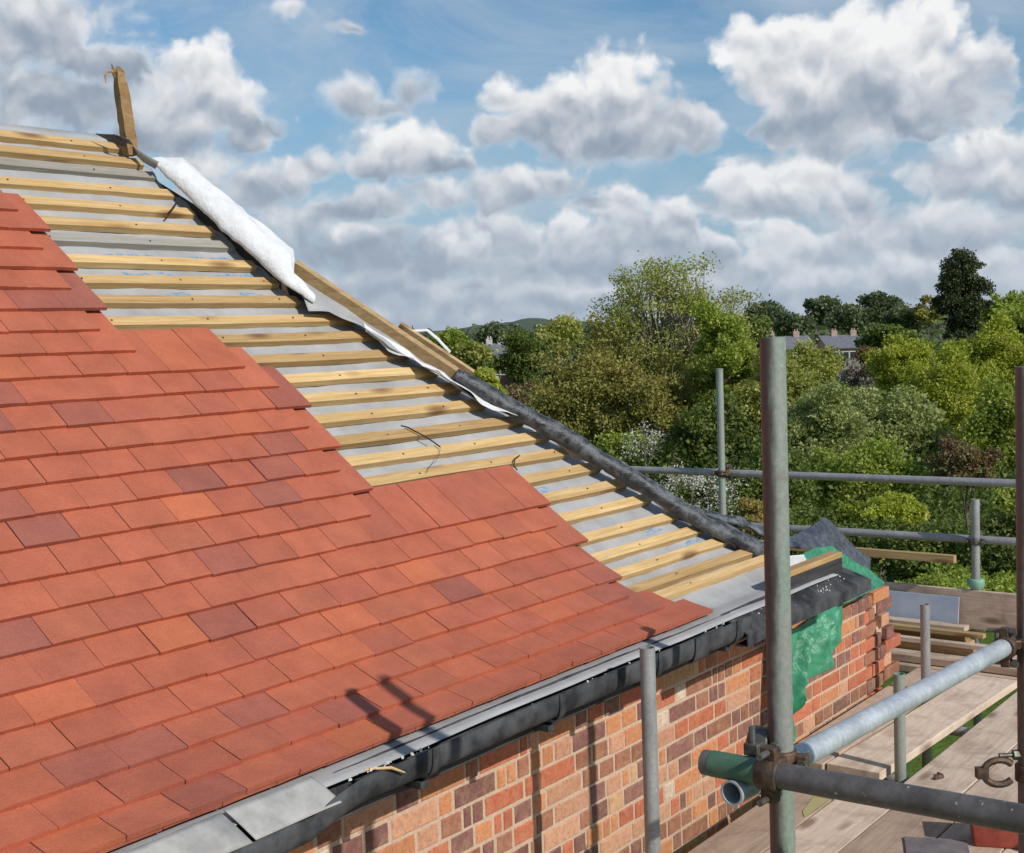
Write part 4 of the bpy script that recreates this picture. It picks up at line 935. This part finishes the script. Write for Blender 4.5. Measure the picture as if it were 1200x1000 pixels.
# tall loose birch-like tree
T_ = [
 ('loose', 784, 388, 106, 98, 50, 'l_olive', 'tallest loose pale green tree left of the near pole with sky showing through its top', dict(n=19000, clumps=210, gap=.46, bark='bark_pale', limbs=80, multi=3, size=.070)),
 ('loose', 716, 432, 42, 70, 49, 'l_brown', 'bronze green tree with a spiky tip left of the tallest tree', dict(n=7000, clumps=70, gap=.5, limbs=25, multi=2, size=.075, bark='bark_pale')),
 ('round', 675, 475, 62, 78, 47, 'l_brown', 'wide bronze brown tree beside the black hip roll', dict(n=16000, clumps=110, gap=.6, limbs=20, size=.08)),
 ('round', 762, 478, 70, 62, 46, 'l_brown', 'olive brown tree in front of the tallest pale green tree', dict(n=15000, clumps=100, gap=.55, limbs=24, multi=2, size=.08, bark='bark_pale')),
 ('round', 851, 420, 46, 62, 45, 'l_green', 'mid green tree right beside the tallest pale tree', dict(n=14000, clumps=80, gap=.58, size=.08)),
 ('round', 613, 414, 34, 29, 88, 'l_dark', 'round dark green tree in the gap above the black hip roll', dict(n=8000, clumps=45, gap=.66, size=.14)),
 ('round', 528, 408, 26, 22, 95, 'l_green', 'green tree nearest the end of the pine hip timber', dict(n=5000, clumps=30, gap=.7)),
 ('round', 556, 420, 20, 22, 92, 'l_olive', 'small olive tree behind the top of the black hip roll', dict(n=4000, clumps=24, gap=.7)),
 ('round', 585, 392, 30, 12, 150, 'l_far', 'low far tree below the wooded hill', dict(n=3000, clumps=24, gap=.7)),
 ('round', 655, 394, 36, 16, 130, 'l_olive', 'pale far tree right of the round dark tree', dict(n=3500, clumps=30, gap=.7)),
 ('round', 600, 470, 26, 24, 70, 'l_copper', 'pinkish brown shrub above the black hip roll', dict(n=3500, clumps=24, gap=.7)),
 ('round', 640, 520, 40, 40, 52, 'l_green', 'green bush just above the black hip roll', dict(n=7000, clumps=40, gap=.7, size=.09)),
 ('round', 575, 455, 22, 16, 66, 'l_lime', 'small light green bush beside the pinkish brown shrub', dict(n=3000, clumps=20, gap=.7)),
 ('round', 945, 435, 44, 32, 62, 'l_olive', 'olive tree in front of the terrace roofs', dict(n=8000, clumps=50, gap=.62, size=.1)),
 ('round', 905, 470, 50, 60, 42, 'l_olive', 'olive green tree behind the top of the near pole', dict(n=13000, clumps=80, gap=.6, size=.08)),
 ('round', 960, 512, 62, 62, 36, 'l_grey', 'grey green tree just right of the near pole', dict(n=16000, clumps=95, gap=.58, size=.068)),
 ('round', 1052, 512, 60, 56, 38, 'l_grey', 'broad grey green tree in the middle of the right hand garden', dict(n=16000, clumps=90, gap=.6, size=.07)),
 ('round', 1010, 580, 70, 62, 30, 'l_green', 'full green tree above the grey polythene peak', dict(n=15000, clumps=90, gap=.6, size=.062)),
 ('round', 1062, 428, 44, 34, 52, 'l_lime', 'bright lime green tree below the roofs', dict(n=9000, clumps=60, gap=.6, size=.085)),
 ('round', 1105, 468, 48, 58, 44, 'l_lime', 'large bright lime green tree left of the right edge pole', dict(n=13000, clumps=85, gap=.6, size=.078)),
 ('round', 1176, 425, 50, 52, 48, 'l_lime', 'yellow green tree at the right edge below the dark conifer', dict(n=12000, clumps=80, gap=.6, size=.08)),
 ('round', 1180, 512, 42, 62, 36, 'l_green', 'mid green tree behind the right edge pole', dict(n=10000, clumps=60, gap=.6, size=.07)),
 ('round', 1132, 545, 38, 32, 29, 'l_copper', 'red brown leaved shrub left of the right edge pole', dict(n=8000, clumps=45, gap=.6, size=.05)),
 ('round', 900, 585, 62, 62, 28, 'l_dark', 'dark green tree behind the near pole at rail height', dict(n=12000, clumps=80, gap=.6, size=.06)),
 ('round', 835, 520, 52, 60, 38, 'l_dark', 'dark green tree behind the thin pale green pole', dict(n=12000, clumps=80, gap=.6, size=.075)),
 ('round', 745, 545, 60, 42, 40, 'l_green', 'green bush below the bronze trees', dict(n=10000, clumps=60, gap=.6, size=.075)),
 ('round', 1040, 600, 52, 26, 22, 'l_lime', 'light green bush between the two guard rails', dict(n=9000, clumps=55, gap=.5, size=.040)),
 ('round', 955, 640, 72, 55, 21, 'l_dark', 'dark hedge bush behind the grey polythene peak', dict(n=12000, clumps=80, gap=.62, size=.045)),
 ('round', 1085, 655, 72, 48, 20, 'l_dark', 'dark hedge bush behind the cut timber rail', dict(n=12000, clumps=80, gap=.62, size=.045)),
 ('round', 1168, 650, 44, 58, 19, 'l_dark', 'dark bush with pale leaf tips beside the grey pole', dict(n=8000, clumps=60, gap=.55, size=.04)),
 ('round', 1190, 610, 42, 46, 23, 'l_green', 'green bush half behind the right edge pole', dict(n=7000, clumps=45, gap=.55, size=.045)),
 ('round', 1120, 700, 95, 34, 17, 'l_green', 'low leafy bush below the end of the deck', dict(n=9000, clumps=60, gap=.6, size=.04)),
 ('round', 812, 580, 66, 36, 27, 'l_blossom', 'white blossom shrub above the black hip roll beside the thin pale green pole', dict(n=2300, clumps=90, gap=.62, size=.033)),
 ('round', 826, 600, 58, 44, 27.6, 'l_dark', 'dark shrub under the white blossom', dict(n=8000, clumps=50, gap=.6, size=.055)),
 ('round', 755, 520, 26, 30, 38, 'l_blossom', 'small white blossom bush between the bronze trees', dict(n=420, clumps=30, gap=.6, size=.045)),
 ('round', 880, 604, 20, 26, 24, 'l_straw', 'straw coloured shrub just left of the near pole', dict(n=3000, clumps=25, gap=.55, size=.04)),
 ('round', 1005, 438, 26, 15, 58, 'l_pinkblossom', 'mauve blossom tree below the terrace roofs', dict(n=2600, clumps=26, gap=.6, size=.08)),
 ('round', 1020, 420, 20, 13, 62, 'l_copper', 'dark copper tree beside the mauve blossom', dict(n=2500, clumps=20, gap=.65, size=.09)),
 ('round', 1126, 352, 26, 60, 70, 'l_conifer', 'tall dark evergreen standing above everything at the right', dict(n=16000, clumps=95, gap=.60, size=.085, seed=5)),
 ('round', 1136, 335, 25, 46, 70.6, 'l_conifer', 'second dark evergreen stem merged into the right side of the tall one', dict(n=12000, clumps=70, gap=.60, size=.085)),
 ('round', 893, 372, 26, 15, 180, 'l_far', 'far round tree just left of the near pole top', dict(n=2600, clumps=26, gap=.7)),
 ('round', 925, 382, 30, 14, 175, 'l_far', 'far low tree behind the near pole top', dict(n=2600, clumps=26, gap=.7)),
 ('loose', 962, 362, 24, 17, 200, 'l_far', 'far thin topped tree above the terrace roofs', dict(n=2200, clumps=30, gap=.5)),
 ('round', 1000, 373, 26, 15, 190, 'l_far', 'far green tree above the right end of the roofs', dict(n=2600, clumps=26, gap=.7)),
 ('loose', 1032, 360, 24, 20, 200, 'l_far', 'far domed tree rising highest left of the dark evergreen', dict(n=2600, clumps=30, gap=.6)),
 ('round', 1066, 374, 26, 16, 190, 'l_far', 'far tree between the domed tree and the dark evergreen', dict(n=2600, clumps=26, gap=.7)),
 ('loose', 1088, 362, 14, 18, 185, 'l_brown', 'far leafless looking tree just left of the dark evergreen', dict(n=1100, clumps=20, gap=.6)),
 ('round', 1180, 362, 32, 18, 120, 'l_green', 'green tree at the right edge behind the dark evergreen', dict(n=4000, clumps=36, gap=.65)),
 ('round', 1210, 380, 32, 24, 110, 'l_green', 'green tree cut by the right edge of the view', dict(n=4000, clumps=36, gap=.65)),
 ('round', 1040, 398, 34, 14, 110, 'l_dark', 'dark green tree at the right end of the terrace roofs', dict(n=4000, clumps=30, gap=.65)),
 ('round', 880, 400, 26, 26, 100, 'l_dark', 'dark green tree left of the near pole top', dict(n=5000, clumps=34, gap=.65)),
 ('round', 700, 396, 40, 14, 170, 'l_far', 'far low tree behind the bronze trees', dict(n=2600, clumps=26, gap=.7)),
]
for k in T_:
    kw = dict(k[8]); nm = 'tree' if not any(w in k[7] for w in ('shrub', 'bush', 'hedge')) else 'bush'
    tree(k[0], k[1], k[2], k[3], k[4], k[5], k[6], k[7], cat=nm, name=nm, **kw)
# far woodland that reads as one mass
rng = np.random.default_rng(9); pos = []; 
for k in range(520):
    Y = rng.uniform(230, 520); x = rng.uniform(-.55, .62)*Y; gz = ground_z(Y)+(max(0, Y-300)/1500*14 if Y > 300 else 0)
    hgt = rng.uniform(6, 11); rx = rng.uniform(3.5, 8); n = 220
    d = rng.normal(0, 1, (n, 3)); d /= np.linalg.norm(d, axis=1, keepdims=True); r = rng.uniform(.5, 1, n)[:, None]
    p = d*r*np.array([rx, rx, hgt*.55])*(1+.2*np.sin(d[:, :1]*6+k)); p += np.array([x, Y, gz+hgt*.5]); pos.append(p)
pos = np.concatenate(pos); n = len(pos)
o = leaf_mesh('far_woodland', pos, .75, np.repeat(rng.uniform(0, 1, 520), 220)*.7+rng.uniform(0, .3, n), rng.uniform(0, 1, n)*.8, M['l_far'], rng=rng)
tag(o, 'distant band of woodland along the horizon', 'woodland', kind='stuff')
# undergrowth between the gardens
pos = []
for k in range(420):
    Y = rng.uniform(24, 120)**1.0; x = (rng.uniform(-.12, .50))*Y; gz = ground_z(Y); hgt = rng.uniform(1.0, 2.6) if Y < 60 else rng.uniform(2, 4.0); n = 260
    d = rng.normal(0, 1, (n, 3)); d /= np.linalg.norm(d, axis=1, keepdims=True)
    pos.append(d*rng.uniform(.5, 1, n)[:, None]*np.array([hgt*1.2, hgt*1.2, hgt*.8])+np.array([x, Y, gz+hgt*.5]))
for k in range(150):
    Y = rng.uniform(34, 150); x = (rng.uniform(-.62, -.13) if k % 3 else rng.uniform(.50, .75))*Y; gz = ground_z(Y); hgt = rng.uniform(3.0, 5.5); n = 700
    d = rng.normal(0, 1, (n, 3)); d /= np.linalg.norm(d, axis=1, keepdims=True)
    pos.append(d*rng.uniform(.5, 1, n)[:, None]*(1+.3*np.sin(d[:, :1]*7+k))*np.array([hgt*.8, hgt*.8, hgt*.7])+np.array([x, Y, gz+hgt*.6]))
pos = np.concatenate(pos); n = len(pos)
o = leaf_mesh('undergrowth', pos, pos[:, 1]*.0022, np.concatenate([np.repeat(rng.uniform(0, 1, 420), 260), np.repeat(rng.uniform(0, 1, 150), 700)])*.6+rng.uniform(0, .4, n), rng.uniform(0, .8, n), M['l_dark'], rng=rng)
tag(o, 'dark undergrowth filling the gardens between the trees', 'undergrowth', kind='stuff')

# ------------------------------------------------------------------ far houses
M['slate'] = mat_simple('slate_roof', (.14, .14, .16), .6, 0, c2=(.21, .205, .22), scale=3, bump=.3)
M['redroof'] = mat_simple('red_tile_roof', (.20, .09, .06), .8, 0, c2=(.28, .14, .09), scale=3)
M['render'] = mat_simple('pinkish_brick_wall', (.36, .25, .20), .9, 0, c2=(.46, .35, .28), scale=4)
M['whitewall'] = mat_simple('pale_wall', (.52, .49, .45), .9, 0, var=.08)
M['glass'] = mat_simple('dark_window', (.03, .035, .04), .15, 0, var=.1)
M['wframe'] = mat_simple('white_frame', (.7, .7, .68), .5, 0, var=.05)
def far_house(x1, x2, yr, Y, label, roofm, wallm, nwin=5, hgt=5.2, rise=1.35, depth=8, chim=2):
    a = at_dist(x1, yr, Y); b = at_dist(x2, yr, Y); ln = b[0]-a[0]; zr = a[2]; ze = zr-rise; gz = ground_z(Y)
    t = thing('terrace_house', (a[0], Y, gz), label, 'house')
    m = MB(); m.box((a[0], Y, gz), (ln, 0, 0), (0, depth, 0), (0, 0, ze-gz)); 
    m.add([(a[0], Y, ze), (a[0], Y+depth, ze), (a[0], Y+depth/2, zr-.1), (a[0]+ln, Y, ze), (a[0]+ln, Y+depth, ze), (a[0]+ln, Y+depth/2, zr-.1)], [(0, 2, 1), (3, 4, 5)])
    m.build('wall', M[wallm], t)
    m = MB(); o = .35
    m.add([(a[0]-o, Y-o, ze-.15), (a[0]+ln+o, Y-o, ze-.15), (a[0]+ln+o, Y+depth/2, zr), (a[0]-o, Y+depth/2, zr), (a[0]-o, Y+depth+o, ze-.15), (a[0]+ln+o, Y+depth+o, ze-.15)], [(0, 1, 2, 3), (3, 2, 5, 4)])
    rf = m.build('roof', M[roofm], t, solid=.12)
    for k in range(chim):
        m = MB(); cx = a[0]+ln*(k+.5)/chim; m.box((cx, Y+depth/2-.4, zr-.5), (.7, 0, 0), (0, .5, 0), (0, 0, 1.1))
        for q in (.1, .4): m.tube([(cx+q+.1, Y+depth/2-.1, zr+.6), (cx+q+.1, Y+depth/2-.1, zr+.85)], .09, 8)
        m.build('chimney', M[wallm], t)
    for k in range(nwin):
        wx = a[0]+ln*(k+.5)/nwin-.5
        for zz in (ze-1.7, ze-4.3):
            if zz < gz+.4: continue
            m = MB(); m.box((wx-.06, Y-.05, zz-.06), (1.12, 0, 0), (0, .06, 0), (0, 0, 1.22)); w = m.build('window', M['wframe'], t)
            m = MB(); m.box((wx, Y-.07, zz), (1, 0, 0), (0, .03, 0), (0, 0, 1.1)); m.build('pane', M['glass'], t)
far_house(893, 953, 396, 150, 'grey roofed terrace directly right of the near pole top', 'slate', 'render', 4)
far_house(972, 1018, 394, 152, 'grey roofed terrace with pinkish walls in the gap right of the olive tree', 'slate', 'render', 4)
far_house(562, 590, 404, 140, 'far grey roofed house between the small trees above the hip', 'slate', 'whitewall', 3)
far_house(590, 600, 442, 88, 'small red brick house peeping out below the round dark tree', 'redroof', 'redroof', 1, rise=1.2, depth=5, chim=1)

# ------------------------------------------------------------------ sky
SUNH = -(.168*e+h); SUNH /= np.linalg.norm(SUNH); EL = R(33.6)
sd = SUNH*math.cos(EL)+z*math.sin(EL)
sun = D.lights.new('sun', 'SUN'); sun.energy = 3.6; sun.angle = R(.55); sun.color = (1, .955, .89)
so = D.objects.new('sun', sun); C.objects.link(so); so.rotation_euler = Vector(sd).to_track_quat('Z', 'Y').to_euler()
world = D.worlds.new('World'); bpy.context.scene.world = world; world.use_nodes = True
wt = world.node_tree; wt.nodes.clear()
class WT(NT):
    def __init__(s, tree): s.t = tree; s.n = tree.nodes
def ae(x, y):
    r = ray(x, y); r = r/np.linalg.norm(r); return math.atan2(r[0], r[1]), math.asin(r[2])
# each cumulus: (base, top, softness, brightness, lobes (centre, half width, half height)); directions in the sky, farthest first
CL = [
 (386, 352, .5, .75, [(480, 372, 70, 12), (620, 368, 60, 12), (540, 362, 40, 12)]), (366, 326, .35, .85, [(760, 350, 60, 16), (700, 352, 50, 14), (830, 346, 40, 16)]), (352, 300, .3, .8, [(1050, 322, 70, 24), (960, 326, 60, 20), (1170, 316, 70, 26)]),
 (336, 282, .3, .75, [(690, 310, 60, 24), (620, 318, 50, 18), (750, 312, 50, 22)]), (340, 292, .3, .9, [(860, 316, 50, 20), (905, 306, 34, 22)]), (356, 300, .35, .7, [(470, 330, 60, 24), (400, 336, 60, 24)]), (310, 250, .3, .85, [(600, 276, 46, 24), (545, 270, 46, 22)]),
 (372, 330, .5, .55, [(560, 352, 70, 16), (640, 350, 60, 14)]), (366, 320, .5, .55, [(900, 345, 90, 18), (1010, 340, 80, 16)]), (350, 312, .5, .6, [(1110, 330, 90, 22)]),
 (342, 318, .4, .85, [(556, 333, 34, 11)]), (330, 268, .3, .9, [(548, 290, 26, 24), (520, 312, 50, 24)]), (322, 256, .3, .55, [(430, 300, 80, 34), (360, 300, 40, 24)]),
 (312, 250, .25, 1.0, [(655, 268, 34, 20), (690, 280, 30, 18)]), (318, 276, .3, .95, [(800, 290, 50, 22), (845, 296, 26, 16)]), (300, 222, .28, .9, [(730, 245, 46, 26), (785, 248, 40, 20), (760, 272, 70, 26)]),
 (326, 258, .25, 1.0, [(912, 278, 40, 24), (955, 290, 44, 22)]), (320, 236, .3, .8, [(1020, 268, 52, 28), (1090, 272, 60, 28), (1150, 268, 60, 30)]), (300, 262, .3, .9, [(418, 275, 22, 16)]),
 (262, 208, .3, .8, [(440, 238, 66, 26), (510, 226, 50, 22), (400, 250, 36, 16)]), (256, 192, .3, .75, [(590, 218, 54, 28), (640, 212, 46, 20), (690, 236, 34, 14)]),
 (276, 188, .25, 1.0, [(880, 212, 50, 22), (945, 206, 40, 20), (975, 218, 40, 28), (1000, 240, 50, 24), (925, 236, 60, 22)]),
 (262, 192, .3, .6, [(300, 216, 60, 30), (240, 206, 60, 34), (350, 196, 50, 18)]),
 (248, 150, .25, 1.0, [(1158, 184, 56, 34), (1110, 206, 50, 26), (1200, 206, 60, 38)]),
 (212, 150, .25, .95, [(468, 172, 58, 28), (510, 192, 40, 16), (430, 192, 40, 16)]), (142, 90, .5, .8, [(412, 114, 34, 24), (478, 112, 32, 22), (450, 126, 44, 14)]),
 (190, 56, .22, 1.0, [(712, 92, 50, 36), (660, 118, 46, 28), (608, 112, 34, 22), (640, 146, 70, 30), (735, 126, 50, 36), (800, 142, 50, 30), (720, 160, 100, 28)]),
 (186, 50, .22, 1.0, [(236, 92, 42, 38), (272, 128, 50, 40), (212, 132, 60, 44), (290, 156, 40, 24)]),
 (196, -20, .4, .78, [(40, 110, 100, 50), (110, 124, 60, 42), (50, 44, 96, 50), (20, 10, 60, 40), (160, 156, 50, 28)]), (92, -30, .3, .8, [(30, 40, 90, 40), (100, 66, 56, 22)]),
 (30, 0, .5, .85, [(340, 10, 28, 14)]), (46, 26, .5, .7, [(410, 36, 24, 8)]), (178, 160, .3, 1.0, [(912, 168, 12, 8)]),
 (186, 2, .2, 1.0, [(1000, 44, 60, 36), (935, 58, 56, 32), (880, 54, 36, 24), (1068, 52, 56, 42), (1112, 96, 54, 48), (900, 92, 44, 30), (1000, 100, 110, 56), (975, 146, 90, 30), (1090, 134, 70, 28)])]
def vm(G, op, a, b=None, c=None):
    x = G.n.new('ShaderNodeVectorMath'); x.operation = op
    for k, v in enumerate((a, b, c)):
        if v is None: continue
        if hasattr(v, 'is_output'): G.t.links.new(v, x.inputs[k])
        else: x.inputs[k].default_value = v
    return x
fg = D.node_groups.new('cloud_detail', 'ShaderNodeTree')
fg.interface.new_socket('P', in_out='INPUT', socket_type='NodeSocketVector'); fg.interface.new_socket('D', in_out='OUTPUT', socket_type='NodeSocketFloat'); fg.interface.new_socket('B', in_out='OUTPUT', socket_type='NodeSocketFloat')
G = WT(fg); gi = fg.nodes.new('NodeGroupInput'); go = fg.nodes.new('NodeGroupOutput')
P_ = gi.outputs['P']
n1 = G.n.new('ShaderNodeTexNoise'); n1.noise_dimensions = '2D'; n1.inputs['Scale'].default_value = 26; n1.inputs['Detail'].default_value = 8; n1.inputs['Roughness'].default_value = .60; G.t.links.new(P_, n1.inputs['Vector'])
def bill(sc, sm):
    v = G.n.new('ShaderNodeTexVoronoi'); v.voronoi_dimensions = '2D'; v.feature = 'SMOOTH_F1'; v.inputs['Scale'].default_value = sc; v.inputs['Smoothness'].default_value = sm; G.t.links.new(P_, v.inputs['Vector']); return G.math('SUBTRACT', .40, v.outputs['Distance'])
b1 = bill(34, .9); b2 = bill(80, .8)
n4 = G.n.new('ShaderNodeTexNoise'); n4.noise_dimensions = '2D'; n4.inputs['Scale'].default_value = 24; n4.inputs['Detail'].default_value = 3; n4.inputs['Roughness'].default_value = .5; G.t.links.new(P_, n4.inputs['Vector'])
fg.links.new(G.math('ADD', G.math('MULTIPLY', G.math('SUBTRACT', n1.outputs['Fac'], .5), 1.3), G.math('ADD', G.math('MULTIPLY', b1, .8), G.math('MULTIPLY', b2, .4))), go.inputs['D'])
fg.links.new(G.math('ADD', G.math('MULTIPLY', G.math('SUBTRACT', n4.outputs['Fac'], .5), 1.6), G.math('ADD', G.math('MULTIPLY', b1, .9), G.math('MULTIPLY', b2, .35))), go.inputs['B'])
Wn = WT(wt); tc = wt.nodes.new('ShaderNodeTexCoord'); sx_ = wt.nodes.new('ShaderNodeSeparateXYZ')
nv = vm(Wn, 'NORMALIZE', tc.outputs['Generated']); wt.links.new(nv.outputs[0], sx_.inputs[0])
AZ = Wn.math('ARCTAN2', sx_.outputs[0], sx_.outputs[1]); ELv = Wn.math('ARCSINE', sx_.outputs[2])
cb = wt.nodes.new('ShaderNodeCombineXYZ'); wt.links.new(AZ, cb.inputs[0]); wt.links.new(ELv, cb.inputs[1])
w1 = Wn.node('ShaderNodeTexNoise'); w1.noise_dimensions = '2D'; w1.inputs['Scale'].default_value = 15; w1.inputs['Detail'].default_value = 4; w1.inputs['Roughness'].default_value = .6; wt.links.new(cb.outputs[0], w1.inputs['Vector'])
wv = vm(Wn, 'MULTIPLY_ADD', vm(Wn, 'SUBTRACT', w1.outputs['Color'], (.5, .5, .5)).outputs[0], (.034, .022, 0), cb.outputs[0]).outputs[0]
wsp = Wn.node('ShaderNodeSeparateXYZ'); wt.links.new(wv, wsp.inputs[0])
def dgr(v):
    g_ = wt.nodes.new('ShaderNodeGroup'); g_.node_tree = fg; wt.links.new(v, g_.inputs[0]); return g_.outputs
gA = dgr(wv); gB = dgr(vm(Wn, 'ADD', wv, (.003, .011, 0)).outputs[0]); d0 = gA[0]; dd = Wn.math('SUBTRACT', gA[1], gB[1])
sky = wt.nodes.new('ShaderNodeTexSky'); sky.sky_type = 'NISHITA'; sky.sun_disc = False; sky.sun_elevation = EL; sky.sun_rotation = math.atan2(sd[0], sd[1]); sky.air_density = 1.0; sky.dust_density = .4; sky.ozone_density = 2.0
SKS = .10
elp = Wn.math('MAXIMUM', ELv, 0.0)
scol = Wn.mix(1, sky.outputs[0], (.68, .92, 1.0), 'MULTIPLY')
scol = Wn.mix(Wn.math('MULTIPLY', Wn.math('SUBTRACT', 1.0, Wn.math('MULTIPLY', elp, 4.0), clamp=True), .9), scol, (3.0, 4.1, 5.5))
wisp = Wn.ramp(Wn.noise(5, 7, .62, vm(Wn, 'MULTIPLY', cb.outputs[0], (1, 2.6, 1)).outputs[0], .7), [(.40, (0, 0, 0)), (.72, (.7, .7, .7))])
col = Wn.mix(wisp, scol, (4.9, 5.7, 6.6))
RP = [(0, (2.6, 3.15, 3.95)), (.24, (3.3, 3.9, 4.8)), (.45, (4.8, 5.25, 5.9)), (.66, (7.0, 7.25, 7.6)), (.9, (9.0, 9.05, 9.1))]
hazef = Wn.math('SUBTRACT', 1.0, Wn.math('MULTIPLY', elp, 6.0), clamp=True)
# streaky grey-blue layer near the horizon, and broken cumulus everywhere outside the mapped part of the sky
low = Wn.math('SUBTRACT', 1.0, Wn.math('MULTIPLY', elp, 4.6), clamp=True)
away = Wn.math('MULTIPLY', Wn.math('SUBTRACT', Wn.math('ABSOLUTE', AZ), .46, clamp=True), 8, clamp=True)
n3 = Wn.noise(7, 5, .55, vm(Wn, 'MULTIPLY', wv, (1, 3.6, 1)).outputs[0])
lay = Wn.math('MULTIPLY', Wn.math('SUBTRACT', n3, Wn.math('SUBTRACT', .57, Wn.math('MULTIPLY', low, .34))), 4.2)
lay = Wn.math('SUBTRACT', Wn.math('ADD', lay, Wn.math('MULTIPLY', d0, .5)), Wn.math('MULTIPLY', Wn.math('SUBTRACT', 1.0, Wn.math('MAXIMUM', away, low)), .8))
def sstep(v, a, b, m=1.0):
    q = wt.nodes.new('ShaderNodeMapRange'); q.interpolation_type = 'SMOOTHSTEP'
    for k_, x_ in ((1, a), (2, b), (3, 0), (4, m)): q.inputs[k_].default_value = x_
    wt.links.new(v, q.inputs[0]); return q.outputs[0]
la = sstep(lay, 0, .7, .92)
lsh = Wn.math('ADD', Wn.math('MULTIPLY', dd, .42), Wn.math('SUBTRACT', .66, Wn.math('MULTIPLY', lay, .22)), clamp=True)
SH = lsh; CLR = Wn.math('SUBTRACT', 1.0, la)
FB = Wn.math('MULTIPLY_ADD', d0, .85, 1.12)
for (yb, yt, soft, br, lobes) in CL:
    acc = None; xm = sum(q[0] for q in lobes)/len(lobes)
    eb = ae(xm, yb)[1]; et = ae(xm, yt)[1]
    for (x, y, a, b) in lobes:
        az, el = ae(x, y); sx, sy = F/(a*1.12), F/(b*1.12)
        q = vm(Wn, 'MULTIPLY_ADD', wv, (sx, sy, 0), (-az*sx, -el*sy, 0)); ln = vm(Wn, 'LENGTH', q.outputs[0]).outputs['Value']
        if acc is None: acc = ln
        else:
            k = wt.nodes.new('ShaderNodeMath'); k.operation = 'SMOOTH_MIN'; wt.links.new(acc, k.inputs[0]); wt.links.new(ln, k.inputs[1]); k.inputs[2].default_value = .12; acc = k.outputs[0]
    fld = Wn.math('SUBTRACT', FB, acc)
    k1 = 1/(soft*.5*(et-eb)+.004)
    bs = Wn.math('MULTIPLY_ADD', wsp.outputs[1], k1, -eb*k1+.6, clamp=True)
    al = Wn.math('MULTIPLY', sstep(fld, -.02, soft*1.7+.16), bs)
    sh = Wn.math('MULTIPLY_ADD', wsp.outputs[1], .85*br/(et-eb), -eb*.85*br/(et-eb)+.26*br)
    sh = Wn.math('ADD', sh, Wn.math('MULTIPLY_ADD', fld, -.16*br, Wn.math('MULTIPLY', dd, .44)), clamp=True)
    mxf = wt.nodes.new('ShaderNodeMix'); mxf.data_type = 'FLOAT'
    for k_, v_ in ((0, al), (2, SH), (3, sh)): wt.links.new(v_, mxf.inputs[k_])
    SH = mxf.outputs[0]; CLR = Wn.math('MULTIPLY', CLR, Wn.math('SUBTRACT', 1.0, al))
ccol = Wn.mix(Wn.math('MULTIPLY', hazef, .52), Wn.ramp(SH, RP), (4.3, 5.1, 6.15))
col = Wn.mix(CLR, ccol, col)
bg = wt.nodes.new('ShaderNodeBackground'); bg.inputs['Strength'].default_value = SKS; wt.links.new(col, bg.inputs['Color'])
wo = wt.nodes.new('ShaderNodeOutputWorld'); wt.links.new(bg.outputs[0], wo.inputs[0])
world.cycles.sampling_method = 'NONE'

# ------------------------------------------------------------------ camera
cam = D.cameras.new('camera'); co = D.objects.new('camera', cam); C.objects.link(co)
cam.sensor_fit = 'HORIZONTAL'; cam.sensor_width = 36; cam.lens = F/1200*36; cam.clip_start = .05; cam.clip_end = 20000
co.matrix_world = Matrix(((rt[0], up[0], -fw[0], 0), (rt[1], up[1], -fw[1], 0), (rt[2], up[2], -fw[2], 0), (0, 0, 0, 1)))
sc = bpy.context.scene; sc.camera = co
sc.view_settings.view_transform = 'Standard'; sc.view_settings.look = 'None'; sc.view_settings.exposure = 0; sc.view_settings.gamma = 1
sc.cycles.use_denoising = True; sc.cycles.max_bounces = 4; sc.cycles.diffuse_bounces = 3; sc.cycles.transparent_max_bounces = 6
sc.cycles.caustics_reflective = False; sc.cycles.caustics_refractive = False
